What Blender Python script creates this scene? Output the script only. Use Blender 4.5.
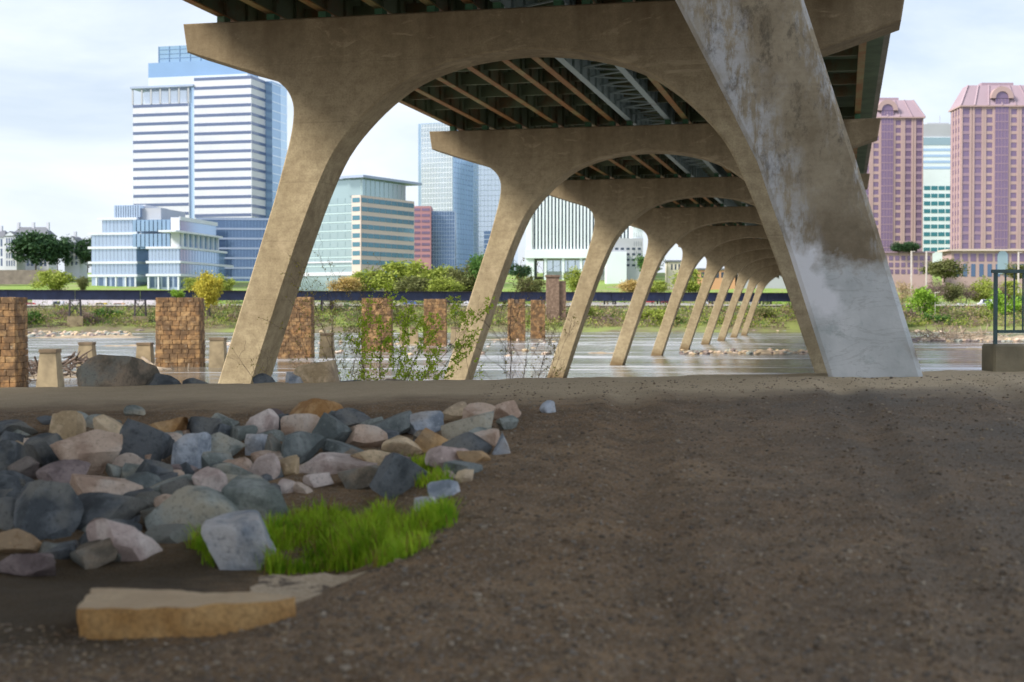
import bpy, bmesh, math, random
from mathutils import Vector, Matrix, noise

for o in list(bpy.data.objects): bpy.data.objects.remove(o)
S = bpy.context.scene
C = S.collection
R = math.radians
random.seed(7)

# ------------------------------------------------------------------ camera
FPX = 1422.0; CZ = 1.5; PITCH = math.atan(29/FPX)
cam_d = bpy.data.cameras.new('camera'); cam = bpy.data.objects.new('camera', cam_d); C.objects.link(cam)
cam.location = (0, 0, CZ); cam.rotation_euler = (math.pi/2-PITCH, 0, 0)
cam_d.sensor_width = 36; cam_d.lens = FPX/1024*36; cam_d.clip_end = 9000; cam_d.clip_start = .1
cam_d.dof.use_dof = True; cam_d.dof.focus_distance = 26; cam_d.dof.aperture_fstop = 1.9
S.camera = cam
# ------------------------------------------------------------------ bridge frame (axis turned right of the view)
TH = math.atan(331/FPX)
BV = Vector((math.sin(TH), math.cos(TH), 0)); RV = Vector((math.cos(TH), -math.sin(TH), 0))
# ------------------------------------------------------------------ sky and sun
SUN_EL = R(40); sh = -(BV*math.cos(R(52)) + RV*math.sin(R(52)))
sun_vec = Vector((sh.x*math.cos(SUN_EL), sh.y*math.cos(SUN_EL), math.sin(SUN_EL)))
W = bpy.data.worlds.new('World'); S.world = W; W.use_nodes = True
nt = W.node_tree; nt.nodes.clear()
def wn(t, **k):
    n = nt.nodes.new(t)
    for a, v in k.items(): setattr(n, a, v)
    return n
sky = wn('ShaderNodeTexSky', sky_type='NISHITA', sun_disc=False, sun_elevation=SUN_EL,
         sun_rotation=math.atan2(sun_vec.x, sun_vec.y), air_density=1.0, dust_density=1.5, ozone_density=1.2)
tc = wn('ShaderNodeTexCoord'); mp = wn('ShaderNodeMapping'); mp.inputs['Scale'].default_value = (1.6, 1.6, 5.5)
mp.inputs['Location'].default_value = (.35, .2, .1)
nz = wn('ShaderNodeTexNoise'); nz.inputs['Scale'].default_value = 2.2; nz.inputs['Detail'].default_value = 7; nz.inputs['Roughness'].default_value = .55
nz.inputs['Distortion'].default_value = .35
rp = wn('ShaderNodeValToRGB'); rp.color_ramp.elements[0].position = .34; rp.color_ramp.elements[0].color = (.44, .44, .44, 1)
rp.color_ramp.elements[1].position = .62; rp.color_ramp.elements[1].color = (.97, .97, .97, 1)
mx = wn('ShaderNodeMix', data_type='RGBA'); mx.inputs['B'].default_value = (6.6, 7.15, 8.1, 1)
bg = wn('ShaderNodeBackground'); bg.inputs['Strength'].default_value = .1; ow = wn('ShaderNodeOutputWorld')
L = nt.links.new
L(tc.outputs['Generated'], mp.inputs['Vector']); L(mp.outputs[0], nz.inputs['Vector']); L(nz.outputs['Fac'], rp.inputs['Fac'])
L(rp.outputs['Color'], mx.inputs['Factor']); L(sky.outputs['Color'], mx.inputs['A']); L(mx.outputs['Result'], bg.inputs['Color']); L(bg.outputs[0], ow.inputs['Surface'])
sd = bpy.data.lights.new('sun', 'SUN'); sun = bpy.data.objects.new('sun', sd); C.objects.link(sun)
sd.energy = 3.8; sd.angle = R(15); sd.color = (1, .93, .82)
sun.rotation_euler = (-sun_vec).to_track_quat('-Z', 'Y').to_euler(); sun.location = sun_vec*300
S.view_settings.view_transform = 'Standard'; S.view_settings.look = 'None'; S.view_settings.gamma = 1; S.view_settings.exposure = .62

# ------------------------------------------------------------------ helpers: pixels to directions
def ray(px, py):
    x = (px-512)/FPX; u = (341-py)/FPX
    return Vector((x, math.cos(PITCH)+math.sin(PITCH)*u, -math.sin(PITCH)+math.cos(PITCH)*u))
def pt(px, py, Y):
    d = ray(px, py); return Vector((0, 0, CZ)) + d*(Y/d.y)
def zat(py, Y): return pt(512, py, Y).z
def xat(px, Y): return (px-512)/FPX*Y
def sm(t): t = max(0., min(1., t)); return t*t*(3-2*t)
RIVER = -4.45
# ------------------------------------------------------------------ helpers: materials
class NB:
    def __init__(s, name):
        s.m = bpy.data.materials.new(name); s.m.use_nodes = True; s.t = s.m.node_tree; s.t.nodes.clear()
        s.out = s.t.nodes.new('ShaderNodeOutputMaterial'); s.p = s.t.nodes.new('ShaderNodeBsdfPrincipled'); s.t.links.new(s.p.outputs[0], s.out.inputs[0])
    def link(s, a, b): s.t.links.new(a, b)
    def n(s, t, **k):
        n = s.t.nodes.new(t)
        for a, v in k.items(): setattr(n, a, v)
        return n
    def coord(s, kind='Object', scale=(1, 1, 1), loc=(0, 0, 0), rot=(0, 0, 0)):
        if kind == 'World': o = s.n('ShaderNodeNewGeometry').outputs['Position']
        else: o = s.n('ShaderNodeTexCoord').outputs[kind]
        m = s.n('ShaderNodeMapping'); m.inputs['Scale'].default_value = scale; m.inputs['Location'].default_value = loc; m.inputs['Rotation'].default_value = rot
        s.link(o, m.inputs['Vector']); return m.outputs[0]
    def noise(s, v, sc, det=5, rough=.55, dist=0):
        n = s.n('ShaderNodeTexNoise'); n.inputs['Scale'].default_value = sc; n.inputs['Detail'].default_value = det
        n.inputs['Roughness'].default_value = rough; n.inputs['Distortion'].default_value = dist; s.link(v, n.inputs['Vector']); return n.outputs['Fac']
    def voro(s, v, sc, feat='F1', out='Distance'):
        n = s.n('ShaderNodeTexVoronoi', feature=feat); n.inputs['Scale'].default_value = sc; s.link(v, n.inputs['Vector']); return n.outputs[out]
    def ramp(s, f, stops):
        n = s.n('ShaderNodeValToRGB'); e = n.color_ramp.elements
        while len(e) < len(stops): e.new(.5)
        for i, (p, c) in enumerate(stops):
            e[i].position = p; e[i].color = (c, c, c, 1) if not hasattr(c, '__len__') else (*c, 1)
        s.link(f, n.inputs['Fac']); return n.outputs['Color']
    def mix(s, f, a, b, mode='MIX'):
        n = s.n('ShaderNodeMix', data_type='RGBA', blend_type=mode)
        for k, v in (('Factor', f), ('A', a), ('B', b)):
            i = n.inputs[k]
            if isinstance(v, (int, float)): i.default_value = v if k == 'Factor' else (v, v, v, 1)
            elif isinstance(v, tuple): i.default_value = (*v, 1)
            else: s.link(v, i)
        return n.outputs['Result']
    def math(s, op, a, b=0, c=None, clamp=False):
        n = s.n('ShaderNodeMath', operation=op, use_clamp=clamp)
        for i, v in enumerate((a, b) if c is None else (a, b, c)):
            if isinstance(v, (int, float)): n.inputs[i].default_value = v
            else: s.link(v, n.inputs[i])
        return n.outputs[0]
    def sep(s, v):
        n = s.n('ShaderNodeSeparateXYZ'); s.link(v, n.inputs[0]); return n.outputs
    def mapr(s, v, a, b, c=0., d=1.):
        n = s.n('ShaderNodeMapRange'); s.link(v, n.inputs['Value'])
        for k, q in zip(('From Min', 'From Max', 'To Min', 'To Max'), (a, b, c, d)): n.inputs[k].default_value = q
        return n.outputs[0]
    def bump(s, h, strength=.4, dist=.02, normal=None):
        n = s.n('ShaderNodeBump'); n.inputs['Strength'].default_value = strength; n.inputs['Distance'].default_value = dist
        s.link(h, n.inputs['Height'])
        if normal: s.link(normal, n.inputs['Normal'])
        s.link(n.outputs[0], s.p.inputs['Normal']); return n.outputs[0]
    def rnd(s): return s.n('ShaderNodeObjectInfo').outputs['Random']
    def done(s, col=None, rough=.85, **k):
        if col is not None:
            if isinstance(col, tuple): s.p.inputs['Base Color'].default_value = (*col, 1)
            else: s.link(col, s.p.inputs['Base Color'])
        if isinstance(rough, (int, float)): s.p.inputs['Roughness'].default_value = rough
        else: s.link(rough, s.p.inputs['Roughness'])
        for a, v in k.items(): s.p.inputs[a.replace('_', ' ')].default_value = v
        return s.m
def sh(c, k): return tuple(x*k for x in c)
def plain(name, col, rough=.7, var=.18, scale=1.5, bump=.2, kind='World', **k):
    b = NB(name); v = b.coord(kind)
    n = b.noise(v, scale, 6); c = b.mix(b.math('MULTIPLY', b.ramp(n, [(.3, 0.), (.7, 1.)]), 1), sh(col, 1-var), sh(col, 1+var))
    if bump: b.bump(b.noise(v, scale*9, 4), bump, .02)
    return b.done(c, rough, **k)
M = {}
# ------------------------------------------------------------------ helpers: objects
def mesh_obj(name, me, mat=None, parent=None, loc=None, rot=None, scale=None):
    o = bpy.data.objects.new(name, me); C.objects.link(o)
    if mat and not me.materials: me.materials.append(mat)
    if parent: o.parent = parent
    if loc is not None: o.location = loc
    if rot is not None: o.rotation_euler = rot
    if scale is not None: o.scale = scale
    return o
def bm_obj(name, bm, mat, parent=None, smooth=None, **k):
    me = bpy.data.meshes.new(name); bm.to_mesh(me); bm.free()
    if smooth is not None:
        me.polygons.foreach_set('use_smooth', [True]*len(me.polygons))
        if smooth < 180: me.set_sharp_from_angle(angle=R(smooth))
    return mesh_obj(name, me, mat, parent, **k)
def py_mesh(name, v, f, mat, smooth=False):
    me = bpy.data.meshes.new(name); me.from_pydata(v, [], f); me.materials.append(mat)
    if smooth: me.polygons.foreach_set('use_smooth', [True]*len(me.polygons))
    return me
def tag(o, label=None, cat=None, group=None, kind=None):
    if label: o['label'] = label
    if cat: o['category'] = cat
    if group: o['group'] = group
    if kind: o['kind'] = kind
    return o
def empty(name, loc=(0, 0, 0), rz=0):
    o = bpy.data.objects.new(name, None); C.objects.link(o); o.location = loc; o.rotation_euler = (0, 0, rz); o.empty_display_size = .3; return o
def bm_box(bm, x0, x1, y0, y1, z0, z1):
    v = [bm.verts.new(p) for p in ((x0,y0,z0),(x1,y0,z0),(x1,y1,z0),(x0,y1,z0),(x0,y0,z1),(x1,y0,z1),(x1,y1,z1),(x0,y1,z1))]
    for q in ((3,2,1,0),(4,5,6,7),(0,1,5,4),(1,2,6,5),(2,3,7,6),(3,0,4,7)): bm.faces.new([v[i] for i in q])
CUBES = {}
def cube(mat):
    if mat not in CUBES:
        bm = bmesh.new(); bm_box(bm, -.5, .5, -.5, .5, -.5, .5); me = bpy.data.meshes.new('box_'+mat); bm.to_mesh(me); bm.free(); me.materials.append(M[mat]); CUBES[mat] = me
    return CUBES[mat]
def box(name, mat, parent, x0, x1, y0, y1, z0, z1):
    return mesh_obj(name, cube(mat), None, parent, ((x0+x1)/2, (y0+y1)/2, (z0+z1)/2), None, (abs(x1-x0), abs(y1-y0), abs(z1-z0)))
def bar(name, mat, parent, a, b, w, h=None):
    a = Vector(a); b = Vector(b); d = b-a
    return mesh_obj(name, cube(mat), None, parent, (a+b)/2, d.to_track_quat('Z', 'Y').to_euler(), (w, h or w, d.length))
def tube(vs, fs, pts, rad, n=6):
    base = len(vs); up = Vector((.13, .2, 1)).normalized()
    for i, p in enumerate(pts):
        d = (pts[min(i+1, len(pts)-1)] - pts[max(i-1, 0)]).normalized()
        a = d.cross(up)
        if a.length < .05: a = d.cross(Vector((1, 0, 0)))
        a.normalize(); b = d.cross(a)
        for k in range(n):
            t = 2*math.pi*k/n; vs.append(tuple(p + (a*math.cos(t)+b*math.sin(t))*rad[i]))
    for i in range(len(pts)-1):
        for k in range(n):
            q = base+i*n; fs.append((q+k, q+(k+1) % n, q+n+(k+1) % n, q+n+k))
    fs.append(tuple(base+(len(pts)-1)*n+k for k in range(n)))

# ------------------------------------------------------------------ materials of the setting
def m_ground():
    b = NB('ground'); v = b.coord('World'); x, y, z = b.sep(v)
    big = b.noise(v, .55, 5, .6); mid = b.noise(v, 3.2, 6, .65); fine = b.noise(v, 38, 4, .7)
    peb = b.voro(v, 62, 'F1', 'Color'); pd = b.voro(v, 62)
    dirt = b.ramp(big, [(.3, (.21, .130, .066)), (.5, (.335, .215, .115)), (.7, (.44, .30, .17))])
    dirt = b.mix(b.ramp(mid, [(.38, .75), (.62, 0.)]), dirt, (.13, .088, .05))
    dirt = b.mix(b.ramp(b.noise(v, 90, 3, .7), [(.36, .5), (.5, 0.)]), dirt, (.10, .072, .045)); dirt = b.mix(b.ramp(fine, [(.46, 0.), (.66, .7)]), dirt, (.28, .225, .165))
    pc = b.sep(peb)[0]
    dirt = b.mix(b.math('MULTIPLY', b.ramp(pc, [(.80, 0.), (.86, 1.)]), b.ramp(pd, [(.3, .8), (.6, 0.)])), dirt, (.40, .35, .29))
    dirt = b.mix(b.math('MULTIPLY', b.ramp(pc, [(.16, 1.), (.24, 0.)]), b.ramp(pd, [(.3, .7), (.6, 0.)])), dirt, (.035, .035, .038))
    # gravelly right side, greyer
    gx = b.math('MULTIPLY', b.mapr(x, .6, 3.6), b.ramp(b.noise(v, .9, 4), [(.35, .35), (.65, .9)]))
    dirt = b.mix(gx, dirt, b.mix(fine, (.06, .056, .05), (.27, .24, .20)))
    # darker soil colour in the hollow before the riprap
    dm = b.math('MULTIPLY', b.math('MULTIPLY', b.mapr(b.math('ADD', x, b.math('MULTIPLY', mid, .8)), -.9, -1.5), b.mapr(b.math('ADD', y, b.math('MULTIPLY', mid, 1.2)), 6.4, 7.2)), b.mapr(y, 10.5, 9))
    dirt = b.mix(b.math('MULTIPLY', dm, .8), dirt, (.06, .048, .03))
    # pale compacted bank-top road
    yy = b.math('ADD', y, b.math('MULTIPLY', b.math('SUBTRACT', big, .5), 2.6))
    road = b.mix(mid, (.50, .39, .25), (.68, .55, .375)); road = b.mix(b.ramp(fine, [(.45, 0.), (.75, .5)]), road, (.30, .235, .155))
    near = b.mix(b.mapr(yy, 14.0, 15.6), dirt, road)
    # bank down to the water
    near = b.mix(b.mapr(y, 19.6, 21), near, b.mix(mid, (.09, .075, .05), (.2, .17, .13)))
    c = near
    h = b.math('ADD', b.math('MULTIPLY', fine, .5), b.math('ADD', b.math('MULTIPLY', mid, .9), b.math('MULTIPLY', b.ramp(pd, [(.2, 1.), (.6, 0.)]), .35)))
    b.bump(h, .75, .028)
    return b.done(c, .95, Specular_IOR_Level=.2)
def m_far():
    b = NB('far_bank'); v = b.coord('World'); x, y, z = b.sep(v)
    vf = b.coord('World', (.03, .03, .03)); f1 = b.noise(vf, 1.3, 7, .65); f2 = b.noise(vf, 5, 6, .6)
    far = b.mix(b.ramp(f1, [(.40, 0.), (.56, 1.)]), b.mix(f2, (.10, .085, .05), (.2, .165, .11)), b.mix(f2, (.14, .19, .05), (.28, .31, .10)))
    far = b.mix(b.mapr(y, 548, 566), b.mix(b.mapr(y, 463, 470), far, b.mix(f2, (.22, .21, .2), (.34, .33, .32))), b.mix(b.ramp(f1, [(.36, 0.), (.5, 1.)]), b.mix(f2, (.20, .16, .10), (.36, .31, .22)), b.mix(f2, (.14, .24, .05), (.28, .37, .10))))
    return b.done(far, .95, Specular_IOR_Level=.2)
def m_water():
    b = NB('river_water'); v = b.coord('World', (.35, 1.0, 1), rot=(0, 0, R(-4)))
    n1 = b.noise(v, .30, 5, .6, .6); n2 = b.noise(v, 1.5, 4, .6, .3); vl = b.coord('World', (.008, .035, 1)); n3 = b.noise(vl, 1.0, 5, .6, .8)
    calm = b.ramp(n3, [(.40, .05), (.60, 1.)])
    h = b.math('MULTIPLY', b.math('ADD', b.math('MULTIPLY', n1, 1.2), b.math('MULTIPLY', n2, .35)), b.math('ADD', .25, calm))
    b.bump(h, .55, .30)
    vs = b.coord('World', (.05, .26, 1)); foam = b.noise(vs, 1.0, 9, .72, .5)
    ff = b.math('MULTIPLY', b.ramp(foam, [(.48, 0.), (.62, .95)]), b.ramp(n3, [(.42, .12), (.58, 1.)]))
    c = b.mix(ff, (.10, .09, .065), (.74, .75, .79))
    return b.done(c, b.mix(ff, .10, .55), IOR=1.33, Specular_IOR_Level=.6)
def m_concrete(name, patched=False, tint=(1, 1, 1)):
    b = NB(name); v = b.coord('Object'); x, y, z = b.sep(v)
    T = lambda c: tuple(a*t for a, t in zip(c, tint))
    n = b.noise(v, .45, 6, .6); n2 = b.noise(v, 2.6, 7, .65); vs = b.coord('Object', (.75, .75, .07)); st = b.noise(vs, 1.0, 4, .5, .3)
    c = b.mix(b.ramp(n, [(.3, 0.), (.7, 1.)]), T((.35, .277, .168)), T((.54, .445, .285)))
    c = b.mix(b.ramp(n2, [(.35, .5), (.58, 0.)]), c, T((.19, .14, .085))); c = b.mix(b.ramp(b.noise(v, 14, 5, .7), [(.38, .35), (.55, 0.)]), c, T((.17, .125, .075)))
    # drip stains from the top of the cap
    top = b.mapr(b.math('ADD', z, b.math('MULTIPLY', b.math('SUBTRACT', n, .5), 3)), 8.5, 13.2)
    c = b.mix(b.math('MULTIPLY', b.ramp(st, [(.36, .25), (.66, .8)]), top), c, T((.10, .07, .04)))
    c = b.mix(b.math('MULTIPLY', top, .4), c, T((.15, .105, .058)))  # even darkening towards the cap top, separate from the streaks
    c = b.mix(b.math('MULTIPLY', b.ramp(b.noise(vs, .8, 3), [(.54, 0.), (.7, .5)]), b.mapr(z, 13, 3)), c, T((.46, .37, .235)))
    # pale scuffs
    c = b.mix(b.ramp(b.noise(b.coord('Object', (.5, 1, 1.3)), .9, 8, .7, .7), [(.57, 0.), (.66, .5)]), c, T((.50, .40, .26)))
    # lift joints (formwork)
    zz = b.math('FRACT', b.math('DIVIDE', b.math('ADD', z, .37), 2.33)); jt = b.math('LESS_THAN', zz, .016)
    bd = b.math('FRACT', b.math('DIVIDE', z, .3)); bl = b.math('LESS_THAN', bd, .08)
    c = b.mix(b.math('MULTIPLY', b.math('MAXIMUM', jt, b.math('MULTIPLY', bl, .35)), .22), c, T((.15, .115, .075)))
    # water line
    c = b.mix(b.math('MULTIPLY', b.mapr(b.math('ADD', z, b.math('MULTIPLY', n2, .7)), -3.1, -4.0), .8), c, T((.16, .10, .045)))
    if patched:
        zl = b.math('ADD', z, b.math('MULTIPLY', b.math('SUBTRACT', b.noise(v, 1.9, 6, .6), .5), 1.0))
        xl = b.math('ADD', x, b.math('MULTIPLY', b.math('ADD', z, 0), .335))      # straightens the leaning leg: inner edge 10.6, outer 12.2
        xw = b.math('ADD', xl, b.math('MULTIPLY', b.math('SUBTRACT', b.noise(v, 2.3, 5), .5), .9))
        c = b.mix(.6, c, b.mix(b.ramp(b.noise(v, 1.3, 7, .7), [(.35, 0.), (.65, 1.)]), (.20, .165, .115), (.38, .335, .26)))
        vv = b.coord('Object', (3.2, 3.2, .8)); lime = b.noise(vv, 1.3, 9, .78, .15)
        mott = b.noise(v, 5.5, 8, .75)
        lm = b.math('MULTIPLY', b.ramp(lime, [(.42, 0.), (.53, 1.)]), b.mapr(xw, 11.5, 11.05))
        lm = b.math('MULTIPLY', lm, b.ramp(mott, [(.36, .25), (.5, 1.)]))
        lm2 = b.math('MULTIPLY', b.ramp(lime, [(.50, 0.), (.58, .8)]), b.mapr(xw, 11.75, 12.1))
        lm = b.math('MAXIMUM', lm, lm2)
        c = b.mix(b.math('MULTIPLY', lm, .88), c, b.mix(mott, (.40, .41, .41), (.68, .69, .71)))
        dk = b.math('MULTIPLY', b.ramp(b.noise(b.coord('Object', (2, 2, 1.1)), 1.5, 9, .8, .1), [(.51, 0.), (.62, .65)]), b.mapr(zl, 2.4, 3.6))
        c = b.mix(dk, c, (.060, .052, .042))
        band = b.math('MULTIPLY', b.math('MULTIPLY', b.mapr(zl, 1.75, 2.1), b.mapr(zl, 3.0, 2.3)), b.math('MULTIPLY', b.mapr(xw, 11.1, 11.4), b.mapr(xw, 12.1, 11.8)))
        c = b.mix(b.math('MULTIPLY', band, .5), c, b.mix(n2, (.055, .042, .028), (.15, .105, .06)))
        low = b.mapr(b.math('ADD', zl, b.math('MULTIPLY', b.math('SUBTRACT', mott, .5), .5)), 2.2, 1.9); lowc = b.mix(b.ramp(b.noise(v, 1.5, 6), [(.35, 0.), (.65, 1.)]), (.48, .51, .515), (.68, .70, .705))
        lowc = b.mix(b.ramp(b.noise(v, 3.6, 7, .7), [(.56, 0.), (.66, .5)]), lowc, (.36, .42, .42))
        lowc = b.mix(b.math('MULTIPLY', b.ramp(b.noise(v, .9, 3), [(.5, 0.), (.55, .6)]), b.mapr(xw, 11.3, 10.9)), lowc, (.80, .80, .82))
        lowc = b.mix(b.ramp(b.noise(b.coord('Object', (.8, .8, 2.2)), 1.1, 6, .6, 1.2), [(.485, 0.), (.5, .35), (.515, 0.)]), lowc, (.30, .31, .30))
        c = b.mix(low, c, lowc)
        wp = b.math('MULTIPLY', b.math('MULTIPLY', b.mapr(zl, 1.35, 1.6), b.mapr(zl, 2.5, 2.3)), b.mapr(xw, 11.35, 11.2)); c = b.mix(wp, c, (.80, .81, .84))
        c = b.mix(b.math('MULTIPLY', b.mapr(xw, 11.95, 12.2), b.mapr(zl, 1.25, .85)), c, (.19, .13, .07))
        c = b.mix(b.math('MULTIPLY', b.mapr(xw, 10.86, 10.7), .6), c, (.42, .40, .36))
    b.bump(b.math('ADD', b.math('MULTIPLY', n2, .8), b.math('ADD', b.math('MULTIPLY', b.noise(v, 24, 4), .35), b.math('MULTIPLY', b.math('ADD', jt, b.math('MULTIPLY', bl, .25)), -.5))), .35, .03)
    return b.done(c, .9, Specular_IOR_Level=.25)
def m_steel(name, base, rust, rf):
    b = NB(name); v = b.coord('World', (1, .6, 1)); n = b.noise(v, .55, 7, .7)
    c = b.mix(b.ramp(n, [(rf-.08, 0.), (rf+.08, 1.)]), base, b.mix(b.noise(v, 9, 4), sh(rust, .55), rust))
    b.bump(b.noise(v, 12, 4), .2, .01); return b.done(c, .65)
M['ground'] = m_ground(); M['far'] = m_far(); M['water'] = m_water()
M['concrete'] = m_concrete('weathered_concrete'); M['patched'] = m_concrete('patched_concrete', True)
M['steel_rust'] = m_steel('rusty_yellow_steel', (.27, .235, .095), (.34, .15, .04), .46)
M['steel_blue'] = m_steel('grey_blue_steel', (.33, .40, .40), (.2, .17, .12), .68)
M['steel_dark'] = m_steel('dark_green_steel', (.135, .165, .095), (.20, .115, .05), .57)
M['steel_green'] = m_steel('green_bearing_steel', (.06, .17, .08), (.14, .09, .04), .62)
M['deck_under'] = plain('deck_soffit', (.13, .17, .095), .8, .35, .5)
M['deck_edge'] = plain('deck_edge_concrete', (.30, .27, .21), .9, .2, .6)

# ------------------------------------------------------------------ terrain
def zc(X): return .63 + .018*max(-12, min(12, X))
def xb(Y):
    t = [(4, -1.6), (6.3, -.75), (7.4, -.4), (8.3, -.28), (10.6, -.32), (12.5, -.15), (14.5, .1), (16, .2)]
    for (a, p), (b, q) in zip(t, t[1:]):
        if Y <= b: return p + (q-p)*max(0, (Y-a)/(b-a))
    return .2
def lerp_t(t, Y):
    if Y <= t[0][0]: return t[0][1]
    for (a, p), (b, q) in zip(t, t[1:]):
        if Y <= b: return p+(q-p)*(Y-a)/(b-a)
    return t[-1][1]
FARP = [(0, -6.5), (418, -6.2), (430, -4.5), (437, -2.2), (452, .6), (466, 3.0), (545, 4.0), (600, 8.5), (650, 13), (760, 22), (1200, 34), (6000, 60)]
def ground(X, Y, detail=False):
    if Y > 60: 
        z = lerp_t(FARP, Y)
        if Y > 440: z += 1.6*sm((Y-440)/60)*(noise.noise((X*.013, Y*.013, 1))+.5*noise.noise((X*.05, Y*.05, 4)))
        if Y > 420 and Y < 470: z += .8*noise.noise((X*.06, Y*.08, 3))
        return z
    c = zc(X); t = max(0., (Y-5.3)/9.6)
    t = t if t < .9 else .9+.1*(1-math.exp(-(t-.9)/.1)) if t > .9 else t
    z = c*min(1, t)
    m = sm((xb(Y)-X)/.9)
    if m > 0:
        zl = lerp_t([(3, 0), (5.6, 0), (6.6, -.05), (7.8, -.05), (8.9, -.17), (10, -.04), (12, .2), (13.6, .47), (14.4, c), (99, c)], Y)
        z = z*(1-m) + min(z, zl)*m
    d = max(0., Y-18.5-.25*noise.noise((X*.4, 0, 2)))
    if d > 0: z -= .62*d*d/(d+.9)
    if Y > 18: z = max(z, -6.5)
    if detail and Y < 24:
        z += .022*noise.noise((X*1.3, Y*1.3, 0))+.013*noise.noise((X*4, Y*4, 5))+.007*noise.noise((X*11, Y*11, 9))
        for tx, tw in ((1.9+.16*(Y-5), .16), (3.3+.18*(Y-5), .16), (.55+.07*(Y-5), .2)):      # wheel ruts
            q = (X-tx)/tw
            if abs(q) < 3 and Y < 17: z -= .04*math.exp(-q*q)-.02*math.exp(-(abs(q)-1.6)**2*3)
    return z
def hit(px, py):
    d = ray(px, py); s = 3.0; o = Vector((0, 0, CZ))
    while s < 40:
        p = o+d*s
        if p.z <= ground(p.x, p.y):
            a, b = s-.4, s
            for _ in range(7):
                m = (a+b)/2; p = o+d*m
                if p.z <= ground(p.x, p.y): b = m
                else: a = m
            return o+d*b
        s += .4
    return o+d*19
def build_ground():
    ys = []; y = -14
    while y < 3: ys.append(y); y += .5
    while y < 20: ys.append(y); y += .065+.003*max(0, y-8)
    while y < 60: ys.append(y); y += .8
    while y < 415: ys.append(y); y += 25
    while y < 700: ys.append(y); y += 4
    while y < 6000: ys.append(y); y *= 1.12
    ys.append(6000)
    xs = []; x = 0
    while x < 8: xs.append(x); x += .085
    st = .3
    while x < 400: xs.append(x); x += st; st = min(st*1.12, 9)
    while x < 4000: xs.append(x); x *= 1.3
    xs = [-a for a in reversed(xs[1:])]+xs
    v = [(X, Y, ground(X, Y, abs(X) < 12)) for Y in ys for X in xs]; n = len(xs)
    f = [(j*n+i, j*n+i+1, (j+1)*n+i+1, (j+1)*n+i) for j in range(len(ys)-1) for i in range(n-1)]
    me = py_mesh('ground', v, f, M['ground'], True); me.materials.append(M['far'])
    me.polygons.foreach_set('material_index', [1 if ys[j] > 58 else 0 for j in range(len(ys)-1) for i in range(n-1)])
    tag(mesh_obj('ground', me), kind='structure')
build_ground()
bmw = bmesh.new(); vv = [bmw.verts.new(p) for p in ((-3000, 20, RIVER), (3000, 20, RIVER), (3000, 445, RIVER), (-3000, 445, RIVER))]; bmw.faces.new(vv)
tag(bm_obj('river', bmw, M['water']), kind='structure')

# ------------------------------------------------------------------ bridge piers
XC = -11.9; SPAN = 35.0; A0 = 18.0; ZTOP = 13.1
def catmull(pts, k=5):
    out = []
    for i in range(len(pts)-1):
        p0 = pts[max(i-1, 0)]; p1 = pts[i]; p2 = pts[i+1]; p3 = pts[min(i+2, len(pts)-1)]
        for j in range(k):
            t = j/k
            out.append(tuple(.5*(2*b+(c-a)*t+(2*a-5*b+4*c-d)*t*t+(3*b-a-3*c+d)*t**3) for a, b, c, d in zip(p0, p1, p2, p3)))
    return out+[pts[-1]]
outer = [(14.05, ZTOP), (13.88, 11.95)] + catmull([(11.65, 11.22), (10.3, 10.80), (9.72, 10.42), (9.42, 9.95), (9.33, 9.35), (9.5, 8.27), (10.15, 5.95)], 5) + [(11.39, 2.25), (12.63, -1.44), (14.25, -6.3)]
inner = [(12.75, -6.3), (11.15, -1.42), (9.85, 2.4)] + catmull([(9.25, 4.05), (8.52, 5.92), (7.6, 7.8), (6.4, 9.2), (5.1, 10.25), (3.95, 10.83), (2.4, 11.27), (0.9, 11.46), (0, 11.5)], 4)
outer0 = [p for p in outer if p[1] > 5.9] + [(11.0, 3.3), (11.77, .77), (13.9, -6.3)]
inner0 = [(12.87, -6.3), (10.65, .72), (10.17, 2.24), (9.93, 2.92), (9.78, 3.37), (9.24, 4.46), (8.75, 5.43)] + [p for p in inner if p[1] > 5.95]
def pier_mesh(mat, half, thick=1.9):
    prof = half + [(-x, z) for x, z in reversed(half[:-1])]
    bm = bmesh.new(); fr = [bm.verts.new((x, 0, z)) for x, z in prof]; bk = [bm.verts.new((x, thick, z)) for x, z in prof]; n = len(prof)
    bm.faces.new(list(reversed(fr))); bm.faces.new(bk)
    for i in range(n): bm.faces.new((fr[i], fr[(i+1) % n], bk[(i+1) % n], bk[i]))
    bmesh.ops.recalc_face_normals(bm, faces=bm.faces)
    ed = [e for e in bm.edges if len(e.link_faces) == 2 and (len(e.link_faces[0].verts) > 10) != (len(e.link_faces[1].verts) > 10)]
    bmesh.ops.bevel(bm, geom=ed, offset=.055, segments=1, affect='EDGES')
    bmesh.ops.triangulate(bm, faces=[f for f in bm.faces if len(f.verts) > 10])
    me = bpy.data.meshes.new('frame'); bm.to_mesh(me); bm.free(); me.materials.append(mat); return me
GX = [-12.7, -10.55, -8.35, -6.0, -3.85, -2.3, -1.2, 1.2, 2.3, 3.85, 6.0, 8.35, 10.55, 12.7]
pm = pier_mesh(M['concrete'], outer+inner); pm0 = pier_mesh(M['patched'], outer0+inner0)
PL = ['nearest concrete bridge pier, its leaning leg patched white and grey beside the path',
      'largest bridge pier arch, spanning the view from left tower to patched leg',
      'bridge pier whose arched cap ends right of the mirrored skyscraper', 'bridge pier with its left leg just left of the tall brown stone pier',
      'bridge pier whose leg stands in the water just right of the striped white building', 'fifth bridge pier leg from the left, standing in the river',
      'bridge pier just behind the fifth river leg', 'bridge pier with rusty water line, fourth from the far end', 'small far bridge pier, third from the far end',
      'far bridge pier, second from the far bank', 'farthest bridge pier leg, standing before the far bank shrubs']
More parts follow.
